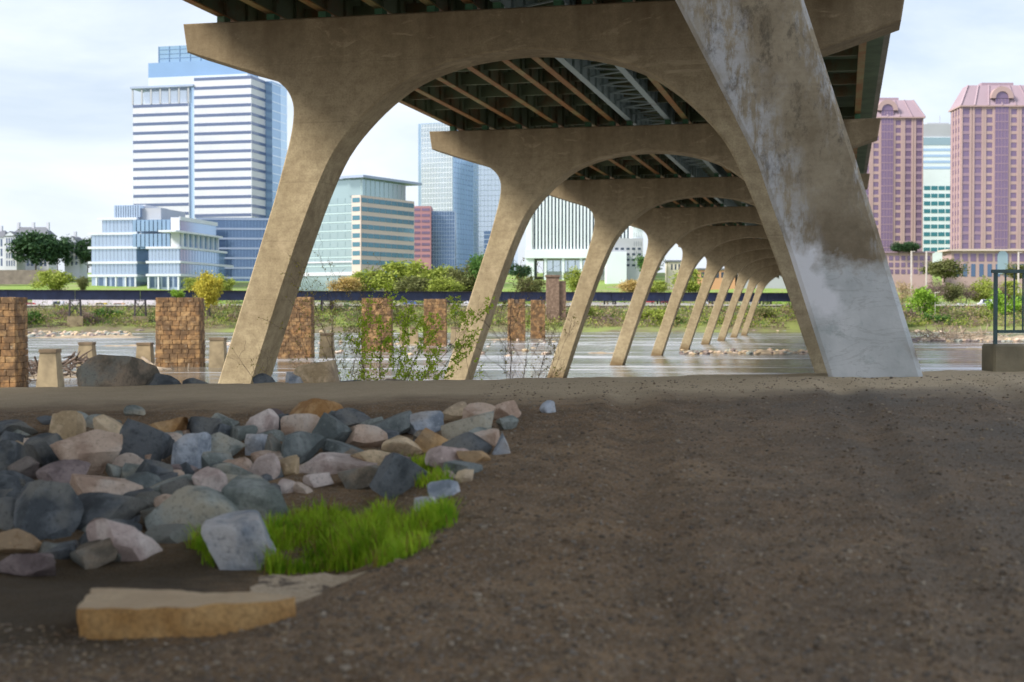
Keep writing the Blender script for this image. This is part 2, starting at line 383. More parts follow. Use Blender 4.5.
for n in range(11):
    a = A0+SPAN*n; off = 1.07 if n == 0 else 0
    p = BV*a + RV*(XC+off); e = empty('bridge_pier', (p.x, p.y, 0), -TH); tag(e, PL[n], 'bridge pier', 'concrete arch piers of the bridge')
    mesh_obj('frame', pm0 if n == 0 else pm, None, e)
    if n < 6:
        for g in GX: box('bearing', 'steel_green', e, g-off-.16, g-off+.16, .65, 1.25, ZTOP-.01, ZTOP+.38)
# ------------------------------------------------------------------ bridge deck
deck = empty('bridge_deck', (RV*XC).to_tuple(), -TH)
tag(deck, 'steel girder bridge deck overhead carried on the concrete arch piers', 'bridge deck')
ZB = ZTOP+.37; ZS = ZB+1.6; Y0, Y1 = -55, 520
for g in GX:
    bm = bmesh.new(); ctr = abs(g) < 1.5
    bm_box(bm, g-.02, g+.02, Y0, Y1, ZB+.05, ZS-.05)
    y = Y0+1.1
    while y < 160:
        bm_box(bm, g-.15, g+.15, y-.015, y+.015, ZB+.06, ZS-.06); y += 2.2
    wb = bm_obj('girder', bm, M['steel_blue'] if ctr else M['steel_dark'], deck)
    box('flange', 'steel_blue' if ctr else 'steel_rust', wb, g-.17, g+.17, Y0, Y1, ZB, ZB+.055)
    box('top_flange', 'steel_dark', wb, g-.2, g+.2, Y0, Y1, ZS-.055, ZS-.003)
k = 0; y = A0-SPAN*.999
while y < A0+SPAN*6:
    if k % 8 != 0:
        for a, b in zip(GX, GX[1:]):
            if b-a > 2.35 and abs(a) < 1.5: continue
            if y > A0+SPAN*3 and a > 0: continue
            box('cross_beam', 'steel_dark', deck, a+.03, b-.03, y-.09, y+.09, ZB+.35, ZB+.95)
    y += SPAN/8; k += 1
y = A0
i = 0
while y < A0+SPAN*3:
    s = 1 if i % 2 else -1
    bar('lattice_brace', 'steel_blue', deck, (-1.15*s, y, ZB+.5), (1.15*s, y+1.45, ZB+.5), .07)
    bar('lattice_strut', 'steel_dark', deck, (-1.15, y, ZB+1.2), (1.15, y, ZB+1.2), .14)
    y += 1.45; i += 1
box('slab', 'deck_under', deck, -14.6, 13.8, Y0, Y1, ZS, ZS+.24)
box('kerb_beam', 'deck_edge', deck, -15.0, -14.6, Y0, Y1, ZS+.02, ZS+1.05)
box('kerb_beam', 'deck_edge', deck, 13.8, 14.1, Y0, Y1, ZS+.02, ZS+1.05)

# ================================================================== riprap boulders
def m_rock(name, c1, c2, c3, sc=3.0, speck=.5):
    b = NB(name); v = b.coord('Object'); r = b.rnd()
    off = b.n('ShaderNodeVectorMath', operation='SCALE'); vo = b.n('ShaderNodeCombineXYZ'); 
    for i in range(3): b.link(r, vo.inputs[i])
    b.link(vo.outputs[0], off.inputs[0]); off.inputs['Scale'].default_value = 17
    ad = b.n('ShaderNodeVectorMath', operation='ADD'); b.link(v, ad.inputs[0]); b.link(off.outputs[0], ad.inputs[1]); v = ad.outputs[0]
    n = b.noise(v, sc, 6, .6, .4); f = b.noise(v, 26, 5, .75)
    c = b.mix(b.ramp(n, [(.42, 0.), (.56, 1.)]), c1, c2); c = b.mix(b.ramp(b.noise(v, sc*.5, 4), [(.50, 0.), (.60, .9)]), c, c3)
    c = b.mix(b.ramp(f, [(.36, speck), (.46, 0.)]), c, sh(c1, .5)); c = b.mix(b.ramp(f, [(.58, 0.), (.7, speck*.8)]), c, sh(c2, 1.5))
    c = b.mix(.5, c, b.mix(r, .75, 1.22), 'MULTIPLY') if False else c
    b.bump(b.math('ADD', b.math('MULTIPLY', f, .5), b.noise(v, 7, 6, .7)), .55, .04)
    return b.done(c, .88, Specular_IOR_Level=.3)
RM = {
 'd': ('dark blue-grey', m_rock('rock_dark', (.075, .085, .092), (.165, .18, .19), (.22, .215, .19))),
 'g': ('grey', m_rock('rock_grey', (0.179, 0.203, 0.186), (0.373, 0.397, 0.365), (0.454, 0.406, 0.308))),
 'e': ('greenish grey', m_rock('rock_green', (.125, .145, .142), (.25, .275, .265), (.16, .155, .13))),
 'b': ('pale blue-grey', m_rock('rock_blue', (0.222, 0.258, 0.3), (0.504, 0.546, 0.6), (0.547, 0.518, 0.49))),
 't': ('tan', m_rock('rock_tan', (0.482, 0.359, 0.214), (0.773, 0.607, 0.4), (0.372, 0.289, 0.206))),
 'p': ('pinkish tan', m_rock('rock_pink', (.46, .325, .24), (.64, .49, .375), (.68, .58, .49))),
 'o': ('orange-tan', m_rock('rock_orange', (0.38, 0.202, 0.076), (0.607, 0.392, 0.19), (0.329, 0.24, 0.152))),
 'w': ('pale pink', m_rock('rock_pale', (.50, .39, .35), (.74, .64, .58), (.38, .30, .26))),
 'm': ('mauve-grey', m_rock('rock_mauve', (0.182, 0.14, 0.137), (0.308, 0.245, 0.231), (0.224, 0.196, 0.168))),
 'r': ('brown', m_rock('rock_brown', (0.149, 0.128, 0.098), (0.314, 0.247, 0.179), (0.224, 0.239, 0.217))),
}
def rock_mesh(seed, sub=4, planes=13, rough=.045, boxy=True):
    rd = random.Random(seed); bm = bmesh.new(); bmesh.ops.create_icosphere(bm, subdivisions=sub, radius=1)
    pls = []
    for i in range(planes):
        d = Vector((rd.gauss(0, 1), rd.gauss(0, 1), rd.gauss(0, 1))).normalized(); pls.append((d, rd.uniform(.42, .80)))
    if boxy:
        pls = pls[:max(4, planes-6)]; pls = [(d, h*.2+.66) for d, h in pls]; q = Matrix.Rotation(rd.uniform(-.35, .35), 3, 'Z') @ Matrix.Rotation(rd.uniform(-.3, .3), 3, 'X') @ Matrix.Rotation(rd.uniform(-.3, .3), 3, 'Y')
        for a in range(3):
            for sg in (-1, 1):
                d = Vector((0, 0, 0)); d[a] = sg; d = (q @ d + Vector((rd.gauss(0, .13), rd.gauss(0, .13), rd.gauss(0, .13)))).normalized(); pls.append((d, rd.uniform(.56, .74)))
    off = Vector((seed*3.1 % 50, seed*1.7 % 50, 0))
    for v in bm.verts:
        p = v.co.copy()*1.08
        for d, h in pls:
            k = p.dot(d)-h
            if k > 0: p -= d*k*.995
        nn = p.normalized(); q = p*1.0
        p += nn*(noise.noise(q*1.7+off)*rough*.9 + noise.noise(q*4.5+off)*rough*.5 + noise.noise(q*11+off)*rough*.3)
        v.co = p
    mn = [min(v.co[i] for v in bm.verts) for i in range(3)]; mxx = [max(v.co[i] for v in bm.verts) for i in range(3)]
    for v in bm.verts:
        for i in range(3): v.co[i] = (v.co[i]-mn[i])/(mxx[i]-mn[i])-.5
    return bm
def add_rock(seed, tone, W_, H_, D_, loc, rz, tilt=0, sub=4, name='boulder', planes=13, rough=.045):
    bm = rock_mesh(seed, sub, planes, rough, seed % 3 == 0)
    for v in bm.verts: v.co = Vector((v.co.x*W_, v.co.y*D_, v.co.z*H_))
    return bm_obj(name, bm, RM[tone][1], None, 24, loc=loc, rot=(0, tilt, rz))
ROCKS = [(15,432,36,18,'d'),(68,428,30,30,'t'),(48,456,44,38,'d'),(19,453,22,20,'t'),(33,445,18,12,'p'),(92,461,56,48,'p'),(65,480,42,32,'m'),
 (7,466,26,44,'d'),(25,473,30,26,'m'),(118,435,44,32,'t'),(114,454,20,18,'b'),(121,474,24,16,'g'),(106,491,62,26,'p'),
 (145,447,44,46,'d'),(164,435,42,24,'o'),(186,427,16,13,'d'),(204,432,30,28,'d'),(223,425,28,18,'g'),(241,436,28,16,'g'),(193,455,30,42,'b'),
 (223,451,36,30,'g'),(260,427,25,30,'w'),(256,448,18,24,'b'),(240,466,22,15,'p'),(264,471,26,27,'w'),(152,476,34,26,'d'),(180,473,24,16,'d'),
 (174,489,44,20,'g'),(211,487,28,32,'w'),(237,477,46,22,'g'),(134,473,12,11,'w'),(138,487,13,14,'t'),
 (315,414,46,26,'o'),(287,424,22,16,'d'),(302,430,38,28,'p'),(304,452,38,34,'e'),(276,452,24,28,'r'),(333,436,30,34,'e'),(346,451,42,18,'e'),
 (351,420,34,18,'d'),(386,430,50,18,'e'),(365,440,38,24,'p'),(289,469,20,20,'t'),(338,466,66,20,'w'),(375,463,42,22,'t'),(366,480,46,26,'r'),
 (402,479,48,40,'d'),(288,488,18,16,'w'),(303,490,16,12,'p'),(318,482,26,14,'w'),(428,505,24,14,'b'),
 (408,451,42,26,'t'),(432,443,30,22,'o'),(425,426,34,22,'b'),(451,415,38,18,'t'),(478,416,24,22,'p'),(503,413,28,17,'p'),(508,424,18,13,'g'),
 (469,429,46,18,'g'),(447,458,36,21,'w'),(466,446,40,24,'d'),(487,440,22,16,'p'),(473,457,28,13,'o'),(501,446,15,20,'b'),(462,470,30,12,'e'),
 (449,476,11,9,'w'),(465,477,16,12,'t'),(444,490,25,18,'b'),(548,409,14,14,'b'),
 (50,517,54,62,'d'),(12,518,34,34,'d'),(15,545,46,26,'o'),(28,565,64,26,'m'),(58,554,36,16,'d'),(105,515,72,38,'d'),(117,546,66,46,'w'),
 (96,557,44,26,'r'),(194,515,76,48,'g'),(256,507,60,48,'g'),(238,549,58,56,'b'),(155,520,20,20,'r'),(168,505,26,18,'p'),(140,500,26,16,'d'),
 (135,412,18,10,'g'),(95,423,22,14,'g'),(8,490,26,26,'d'),(170,537,40,18,'r')]
HAND = {(92,461):'broad angular pinkish tan boulder at upper left of the riprap', (238,549):'blocky pale blue-grey boulder in front of the grass, by the flat slabs',
 (117,546):'large speckled pale pink granite boulder at the foot of the riprap', (315,414):'orange-tan boulder topping the riprap under the leafy sapling',
 (193,455):'upright pale blue-grey boulder with a white face in mid riprap', (402,479):'smooth dark boulder rising out of the grass', (194,515):'long grey boulder left of the pale blue-grey block',
 (256,507):'streaked grey boulder at left edge of the grass', (50,517):'tall dark boulder at the left of the riprap', (304,452):'rounded greenish boulder below the pinkish one, mid riprap',
 (503,413):'pinkish stone at the right tip of the riprap', (548,409):'lone pale stone on the path beyond the riprap tip', (106,491):'long pinkish tan boulder below the angular one',
 (386,430):'flat greenish grey slab stone near the top right of the riprap', (15,545):'orange-tan boulder cut by the left picture edge', (145,447):'big dark boulder right of the angular tan one',
 (432,443):'square orange-tan stone in the right part of the riprap', (338,466):'long pale pink boulder just behind the grass', (28,565):'low mauve-grey boulder in the lower left corner of the riprap',
 (260,427):'pale pink boulder standing up at the top middle of the riprap', (444,490):'small pale blue-grey stone at the right edge of the grass'}
used = set()
def auto_label(x, y, tone, w):
    if (x, y) in HAND: return HAND[(x, y)]
    an = sorted(HAND, key=lambda q: (q[0]-x)**2+((q[1]-y)*1.4)**2)
    size = 'small' if w < 22 else 'mid-sized' if w < 40 else 'large'
    for q in an:
        dx, dy = x-q[0], y-q[1]
        dr = ('right of' if dx > 0 else 'left of') if abs(dx) > abs(dy)*1.3 else ('in front of' if dy > 0 else 'behind')
        short = HAND[q].split(' in ')[0].split(' at ')[0].split(' below')[0].split(' topping')[0].split(' near')[0].split(' cut')[0].split(' standing')[0].split(' rising')[0].split(' just')[0].split(' left of')[0].split(' right of')[0].split(' on the')[0]
        l = '%s %s riprap stone %s the %s' % (size, RM[tone][0], dr, short)
        if l not in used and len(l.split()) <= 16: return l
    return l
for i, (x, y, w, h, tn) in enumerate(ROCKS):
    p = hit(x, min(y+h*.33, 590)); s = p.y/FPX; Wd, Hd = w*s*1.26, h*s*1.28; Dp = max(.75*Wd, .9*Hd)
    rd = random.Random(i*11+3)
    c = pt(x, y, p.y+Dp*.28)
    o = add_rock(i*7+5, tn, Wd, Hd, Dp, c, rd.uniform(-.3, .3), rd.uniform(-.3, .3), 4 if w > 20 else 3, planes=rd.choice((9, 11, 13)))
    l = auto_label(x, y, tn, w); used.add(l); tag(o, l, 'boulder', 'riprap boulders beside the path')
# crest boulders along the water side
for i, (x, y, w, h, tn, l) in enumerate([(116,376,72,40,'r','big brown boulder on the bank edge in front of the river piers'),(160,385,42,22,'d','dark rounded boulder beside the big brown one on the bank'),
   (201,387,34,17,'d','small grey boulder on the bank left of the slanted bridge leg'),(240,389,36,9,'d','low dark stone at the foot of the slanted bridge leg'),(264,383,22,18,'d','dark stone right of the slanted leg foot on the bank'),
   (319,375,46,27,'t','angular tan boulder on the bank under the saplings'),(300,382,28,19,'b','pale blue-grey stone leaning on the angular tan boulder'),(352,385,56,8,'d','low dark stone at the foot of the leafy sapling'),(394,382,44,6,'r','flat brown stone on the bank edge right of the sapling foot'),(18,398,40,10,'r','low brown stone on the bank edge at the left picture border')]):
    Y = 18.7; s = Y/FPX; c = pt(x, y, Y)
    c.z -= .06; o = add_rock(900+i*13, tn, w*s*1.08, h*s*1.1+.12, w*s*.8, c, .1*i, 0, 4, planes=10); tag(o, l, 'boulder')
rd = random.Random(5)
for i in range(130):
    x = rd.uniform(0, 500); y = rd.uniform(418, 560)
    if x > 270 and y > 468 or (x > 130 and y > 530): continue
    p = hit(x, y); r = rd.uniform(.07, .17)
    tn = rd.choice('dddgremgep'); o = add_rock(2000+i, tn, r*2.4, r*1.5, r*2, (p.x, p.y, p.z), rd.uniform(0, 3), .1, 3, 'stone'); l = auto_label(x, y, tn, 15).replace('riprap stone', 'wedged stone'); used.add(l.replace('wedged stone', 'riprap stone')); tag(o, l, 'stone', 'small stones filling the riprap')
# flat slabs
def m_slab():
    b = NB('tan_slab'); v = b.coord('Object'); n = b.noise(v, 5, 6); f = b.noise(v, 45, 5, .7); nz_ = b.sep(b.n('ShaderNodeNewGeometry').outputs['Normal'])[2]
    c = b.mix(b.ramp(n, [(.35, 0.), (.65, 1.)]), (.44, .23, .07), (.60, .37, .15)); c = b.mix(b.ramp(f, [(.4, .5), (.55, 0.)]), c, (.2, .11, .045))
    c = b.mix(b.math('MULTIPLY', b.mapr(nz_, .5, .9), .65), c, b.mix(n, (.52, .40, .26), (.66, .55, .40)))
    b.bump(b.math('ADD', b.math('MULTIPLY', f, .4), b.noise(v, 12, 6, .7)), .6, .02); return b.done(c, .9)
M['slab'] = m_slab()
def m_slab2():
    b = NB('dirty_slab'); v = b.coord('Object'); n = b.noise(v, 4, 6, .6, .6); f = b.noise(v, 40, 5, .7)
    c = b.mix(b.noise(v, 7, 5), (.50, .38, .25), (.66, .55, .40)); c = b.mix(b.ramp(f, [(.4, .5), (.55, 0.)]), c, (.3, .2, .11)); c = b.mix(b.ramp(n, [(.54, 0.), (.60, .95)]), c, (.12, .088, .06))
    b.bump(b.math('ADD', f, b.noise(v, 12, 6, .7)), .5, .02); return b.done(c, .9)
M['slab_dirty'] = m_slab2()
def make_slab(poly, z0, z1, seed, label, th=.02):
    cx = sum(p[0] for p in poly)/len(poly); cy = sum(p[1] for p in poly)/len(poly)
    bm = bmesh.new(); lo = [bm.verts.new((x-cx, y-cy, z0)) for x, y in poly]; hi = [bm.verts.new((x-cx, y-cy, z1+zz)) for (x, y), zz in zip(poly, [0]*99)]
    n = len(poly); bm.faces.new(list(reversed(lo))); bm.faces.new(hi)
    for i in range(n): bm.faces.new((lo[i], lo[(i+1) % n], hi[(i+1) % n], hi[i]))
    bmesh.ops.recalc_face_normals(bm, faces=bm.faces); bmesh.ops.triangulate(bm, faces=bm.faces)
    for _ in range(5): bmesh.ops.subdivide_edges(bm, edges=[e for e in bm.edges if e.calc_length() > .035], cuts=1, use_grid_fill=True)
    for v in bm.verts:
        q = v.co*1.0; d = Vector((noise.noise(q*6+Vector((seed, 0, 0))), noise.noise(q*6+Vector((0, seed, 9))), noise.noise(q*6+Vector((3, 0, seed)))))
        v.co += d*th + Vector((noise.noise(q*22), noise.noise(q*22+Vector((5, 5, 5))), noise.noise(q*22+Vector((9, 1, 1)))))*th*.45
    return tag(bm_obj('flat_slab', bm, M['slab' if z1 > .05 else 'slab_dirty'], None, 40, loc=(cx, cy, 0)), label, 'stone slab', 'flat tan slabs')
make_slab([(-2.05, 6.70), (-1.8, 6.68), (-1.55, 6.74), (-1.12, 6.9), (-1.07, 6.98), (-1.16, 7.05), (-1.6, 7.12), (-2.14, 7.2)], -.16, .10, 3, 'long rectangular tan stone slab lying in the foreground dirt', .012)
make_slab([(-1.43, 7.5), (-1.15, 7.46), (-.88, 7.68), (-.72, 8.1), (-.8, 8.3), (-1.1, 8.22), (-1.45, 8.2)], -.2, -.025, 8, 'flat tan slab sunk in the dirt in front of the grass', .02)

# ------------------------------------------------------------------ pebbles and clods on the path
def scatter_pebbles(name, count, mats, rmin, rmax, seed, region, label):
    rd = random.Random(seed); vs = []; fs = []; mi = []
    bm = bmesh.new(); bmesh.ops.create_icosphere(bm, subdivisions=1, radius=1); bv = [v.co.copy() for v in bm.verts]; bf = [[v.index for v in f.verts] for f in bm.faces]; bm.free()
    n = 0
    while n < count:
        Y = 4.6*(17.5/4.6)**rd.random(); X = rd.uniform(-.42, .42)*Y*1.05
        if not region(X, Y, rd): n += 1; continue
        r = rmin*(rmax/rmin)**(rd.random()**2.6); z = ground(X, Y, True); b0 = len(vs)
        sx, sy, sz = r*rd.uniform(.8, 1.5), r*rd.uniform(.8, 1.3), r*rd.uniform(.45, .8); a = rd.uniform(0, 6.28); ca, sa = math.cos(a), math.sin(a)
        for q in bv:
            j = rd.uniform(.75, 1.15); qx, qy = q.x*sx*j, q.y*sy*j; vs.append((X+qx*ca-qy*sa, Y+qx*sa+qy*ca, z+sz*.25+q.z*sz*j))
        m = rd.randrange(len(mats)); 
        for f in bf: fs.append([b0+i for i in f]); mi.append(m)
        n += 1
    me = py_mesh(name, vs, fs, mats[0])
    for m in mats[1:]: me.materials.append(m)
    me.polygons.foreach_set('material_index', mi); tag(mesh_obj(name, me), label, 'gravel', kind='stuff')
PB = [plain('pebble_'+str(i), c, .9, .2, 30, 0) for i, c in enumerate([(.19, .13, .08), (.15, .105, .066), (.26, .19, .12), (.11, .085, .06), (.32, .265, .195), (.15, .105, .065), (.30, .225, .14), (.12, .10, .08), (.22, .19, .155), (.16, .12, .085)])]
def on_path(X, Y, rd):
    return (X > xb(Y)-.5 or Y < 7) and rd.random() < (1 if Y < 14 else .5)
scatter_pebbles('gravel', 56000, PB, .004, .017, 3, on_path, 'small gravel scattered over the brown path')
scatter_pebbles('gravel', 2600, PB[:4]+[PB[4]], .008, .028, 9, lambda X, Y, rd: Y < 13 and (X > xb(Y)-.6 and X < xb(Y)+1.0) or (X > 2 and rd.random() < .25), 'loose dirt clods along the edge of the riprap')

# ------------------------------------------------------------------ grass
def m_leaf(name, c1, c2, sc=3, trans=.35):
    b = NB(name); v = b.coord('World'); n = b.noise(v, sc, 4); c = b.mix(b.ramp(n, [(.3, 0.), (.7, 1.)]), c1, c2)
    b.done(c, .7, Specular_IOR_Level=.2); t = b.n('ShaderNodeBsdfTranslucent'); b.link(c, t.inputs['Color'])
    ms = b.n('ShaderNodeMixShader'); ms.inputs[0].default_value = trans; b.link(b.p.outputs[0], ms.inputs[1]); b.link(t.outputs[0], ms.inputs[2]); b.link(ms.outputs[0], b.out.inputs[0]); return b.m
M['grass'] = m_leaf('grass_blades', (.16, .36, .015), (.55, .70, .05), 6)
M['grass_dry'] = m_leaf('dry_blades', (.28, .19, .05), (.40, .30, .09), 4)
def inpoly(x, y, P):
    r = False; j = len(P)-1
    for i in range(len(P)):
        if (P[i][1] > y) != (P[j][1] > y) and x < (P[j][0]-P[i][0])*(y-P[i][1])/(P[j][1]-P[i][1])+P[i][0]: r = not r
        j = i
    return r
GP = [(268, 574), (266, 548), (276, 528), (300, 520), (340, 518), (372, 520), (398, 524), (425, 512), (448, 512), (452, 526), (424, 548), (398, 562), (345, 572)]
def blades(name, polys, count, mats, hmin, hmax, label, seed):
    rd = random.Random(seed); vs = []; fs = []; mi = []
    xs = [p[0] for P in polys for p in P]; ys = [p[1] for P in polys for p in P]
    while count > 0:
        x = rd.uniform(min(xs), max(xs)); y = rd.uniform(min(ys), max(ys))
        if not any(inpoly(x, y, P) for P in polys): continue
        p = hit(x, y) if rd.random() < 1 else None; count -= 1
        cl = noise.noise((p.x*2.6, p.y*2.2, 7)); h = (hmin+(hmax-hmin)*rd.random()**1.4)*(1.05+1.5*cl)
        if cl < -.2 and rd.random() < .75: continue
        a = rd.uniform(0, 6.28); d = Vector((math.cos(a), math.sin(a), 0)); w = rd.uniform(.003, .006); s = Vector((-d.y, d.x, 0))*w; ben = rd.uniform(.1, .75)*h
        z0 = ground(p.x, p.y, True)-.01; b0 = len(vs); p = Vector((p.x+rd.gauss(0, .02), p.y+rd.gauss(0, .03), z0))
        for t, k in ((0, 1), (.5, .8), (.85, .45)):
            q = p+Vector((0, 0, h*t*(1-.15*t)))+d*ben*t*t; vs += [tuple(q-s*k), tuple(q+s*k)]
        vs.append(tuple(p+Vector((0, 0, h*.85))+d*ben))
        fs += [(b0, b0+1, b0+3, b0+2), (b0+2, b0+3, b0+5, b0+4), (b0+4, b0+5, b0+6)]; m = 1 if rd.random() < .11 else 0; mi += [m]*3
    me = py_mesh(name, vs, fs, mats[0])
    for m in mats[1:]: me.materials.append(m)
    me.polygons.foreach_set('material_index', mi); return tag(mesh_obj(name, me), label, 'grass', kind='stuff')
blades('grass', [GP], 15000, [M['grass'], M['grass_dry']], .04, .165, 'bright green grass growing at the foot of the riprap', 4)
blades('grass', [[(405, 462), (430, 466), (452, 482), (448, 492), (415, 486)], [(190, 552), (200, 540), (215, 548), (212, 560)], [(205, 560), (214, 552), (222, 560), (212, 568)]], 1500, [M['grass'], M['grass_dry']], .05, .13, 'small green grass tufts between the riprap stones', 5)

# ================================================================== saplings on the bank
M['bark'] = plain('sapling_bark', (.17, .115, .085), .9, .3, 8)
M['bark_far'] = plain('tree_bark', (.12, .09, .065), .9, .3, 2)
M['leaf_new'] = m_leaf('spring_leaves', (.40, .58, .04), (.66, .76, .10), 6, .5)
M['leaf_bud'] = m_leaf('yellow_buds', (.32, .30, .06), (.48, .40, .10), 6, .4)
def sapling(name, base, stems, label, leafmat, nleaf, lsize, seed, twig=3):
    """stems: end points in metres relative to base; twigs and leaves grow from them"""
    rd = random.Random(seed); vs = []; fs = []; lv = []; lf = []
    def leaf(p, s):
        u = Vector((rd.gauss(0, 1), rd.gauss(0, 1), rd.gauss(0, 1))).normalized(); w = u.cross(Vector((rd.gauss(0, 1), rd.gauss(0, 1), rd.gauss(0, 1)))).normalized(); b0 = len(lv)
        for q in (p, p+u*s*.45+w*s*.28, p+u*s, p+u*s*.45-w*s*.28): lv.append(tuple(q))
        lf.append((b0, b0+1, b0+2, b0+3))
    def branch(a, b, r, depth, leafy):
        n = 7; d = b-a; side = Vector((rd.gauss(0, 1), rd.gauss(0, 1), .3)).normalized()*d.length*.07; pts = []
        for i in range(n+1):
            t = i/n; pts.append(a+d*t+side*math.sin(t*3.14)+Vector((rd.gauss(0, .012), rd.gauss(0, .012), rd.gauss(0, .01)))*(i > 0))
        tube(vs, fs, pts, [max(.0016, r*(1-.8*i/n)) for i in range(n+1)], 5)
        if depth:
            for i in range(2, n+1):
                for _ in range(2 if depth > 1 else 1):
                    dd = (d.normalized()*.8+Vector((rd.gauss(0, .6), rd.gauss(0, .6), rd.uniform(-.1, .6)))).normalized()*d.length*rd.uniform(.18, .38)
                    branch(pts[i], pts[i]+dd, r*.45*(1-.5*i/n), depth-1, leafy)
        for i in range(2 if depth < 2 else 4, n+1):
            if rd.random() < leafy:
                for _ in range(rd.randint(2, 5)): leaf(pts[i]+Vector((rd.gauss(0, .012),)*3), lsize*rd.uniform(.6, 1.3))
    e = empty(name, base); tag(e, label, 'sapling')
    for en, r, lfy in stems: branch(Vector((rd.gauss(0, .02), rd.gauss(0, .02), -.1)), Vector(en), r, twig, lfy)
    mesh_obj('branches', py_mesh('branches', vs, fs, M['bark'], True), None, e)
    if lv: mesh_obj('leaves', py_mesh('leaves', lv, lf, leafmat), None, e)
def sp(px, Y): return Vector((xat(px, Y), Y, ground(xat(px, Y), Y)-.02))
Y = 20.3; k = Y/FPX; zb0 = sp(388, Y).z; up = lambda py: zat(py, Y)-zb0
sapling('sapling', sp(388, Y), [((-.1, .1, up(330)), .011, .4), ((.55, -.2, up(335)), .01, .42), ((1.05, .15, up(342)), .01, .42), ((.25, .3, up(322)), .009, .4), ((1.15, .3, up(328)), .008, .4), ((-.45, .3, up(335)), .007, .3)],
        'leafy young sapling with bright green leaves on the bank edge', M['leaf_new'], 0, .05, 21, 2)
Y = 21.2; zb0 = sp(352, Y).z
sapling('sapling', sp(352, Y), [((.05, 0, up(305)), .011, .35), ((-.55, .2, up(312)), .009, .35), ((-.25, -.2, up(308)), .009, .35), ((.25, .1, up(315)), .008, .3), ((-.8, .1, up(318)), .007, .3)],
        'twiggy sapling with tiny yellow-green buds left of the leafy one', M['leaf_bud'], 0, .026, 8, 2)
Y = 20.6; zb0 = sp(512, Y).z
sapling('sapling', sp(512, Y), [((-.02, 0, up(296)), .010, .04), ((.3, .1, up(318)), .008, .05), ((.62, .2, up(330)), .008, .05), ((-.2, .1, up(330)), .006, .02), ((.75, -.1, up(345)), .007, .1)],
        'bare sapling between the slanted bridge legs', M['leaf_bud'], 0, .03, 15, 2)
Y = 19.6; zb0 = sp(272, Y).z
sapling('sapling', sp(275, Y), [((-.55, 0, up(352)), .006, .12), ((-.35, .1, up(362)), .005, .12), ((-.1, 0, up(358)), .004, .15)],
        'thin leaning twig sapling in front of the slanted leg', M['leaf_bud'], 0, .026, 33, 1)
Y = 19.9; zb0 = sp(476, Y).z
sapling('sapling', sp(474, Y), [((-.17, 0, up(340)), .006, .02), ((.08, 0, up(366)), .005, .6)], 'short sprout with fresh leaves at the second slanted leg', M['leaf_new'], 0, .045, 41, 1)

# ================================================================== railing on its concrete block, right edge
M['rail'] = plain('green_steel_rail', (.055, .10, .10), .55, .3, 6); M['block'] = plain('block_concrete', (.27, .23, .15), .9, .3, 2.5, .5)
Y = 18.6; x0 = xat(990, Y); e = empty('railing', (x0+.07, Y, 0)); tag(e, 'green steel bar railing standing on the concrete block at the right edge', 'railing')
zr0, zr1 = zat(333, Y), zat(273, Y)
box('post', 'rail', e, -.022, .022, -.022, .022, zat(345, Y), zr1+.02)
box('rail', 'rail', e, -.05, 3.2, -.035, .035, zr1, zr1+.045); box('rail', 'rail', e, .03, 3.2, -.025, .025, zr0, zr0+.04)
for i in range(26): box('bar', 'rail', e, .12+i*.115, .138+i*.115, -.009, .009, zr0+.04, zr1)
box('post', 'rail', e, 1.6, 1.66, -.03, .03, zat(345, Y), zr1-.001)
bm = bmesh.new(); bm_box(bm, 0, 3.6, -.25, .25, .45, zat(344, Y)); bmesh.ops.bevel(bm, geom=bm.edges[:], offset=.025, segments=1, affect='EDGES')
tag(bm_obj('concrete_block', bm, M['block'], None, loc=(x0-.03, Y, 0)), 'long weathered concrete block carrying the railing at the right edge', 'concrete block')

# ================================================================== old masonry piers and small pillars in the river
def m_masonry(name, c1, c2, dark):
    b = NB(name); v = b.coord('World'); r = b.rnd(); n = b.noise(v, 1.1, 6, .65)
    c = b.mix(r, c1, c2); c = b.mix(b.ramp(n, [(.46, .85), (.62, 0.)]), c, dark); c = b.mix(b.ramp(b.noise(v, 3.5, 4), [(.62, 0.), (.72, .5)]), c, (.52, .44, .32))
    b.bump(b.noise(v, 5, 5, .7), .6, .08); return b.done(c, .92)
M['mason'] = m_masonry('sandstone_block', (.38, .20, .08), (.52, .32, .145), (.13, .078, .042))
M['mortar'] = plain('dark_mortar', (.16, .115, .08), .95, .2, 2)
M['mason_far'] = m_masonry('far_masonry', (.42, .25, .12), (.50, .32, .17), (.24, .14, .08))
M['pillar'] = plain('old_pillar_concrete', (.34, .265, .16), .92, .3, .9, .5); M['pillar_cap'] = plain('pillar_cap', (.22, .16, .10), .92, .3, .9)
M['trestle_stone'] = plain('trestle_base_stone', (.36, .28, .17), .92, .35, .5, .4)
BLK = []
for sd_ in range(4):
    bm = bmesh.new(); bm_box(bm, -.5, .5, -.5, .5, -.5, .5); bmesh.ops.bevel(bm, geom=bm.edges[:], offset=.05, segments=1, affect='EDGES')
    rd = random.Random(sd_)
    for v in bm.verts: v.co += Vector((rd.uniform(-.015, .015), rd.uniform(-.03, .03), rd.uniform(-.02, .02)))
    me = bpy.data.meshes.new('stone_block'); bm.to_mesh(me); bm.free(); me.materials.append(M['mason']); BLK.append(me)
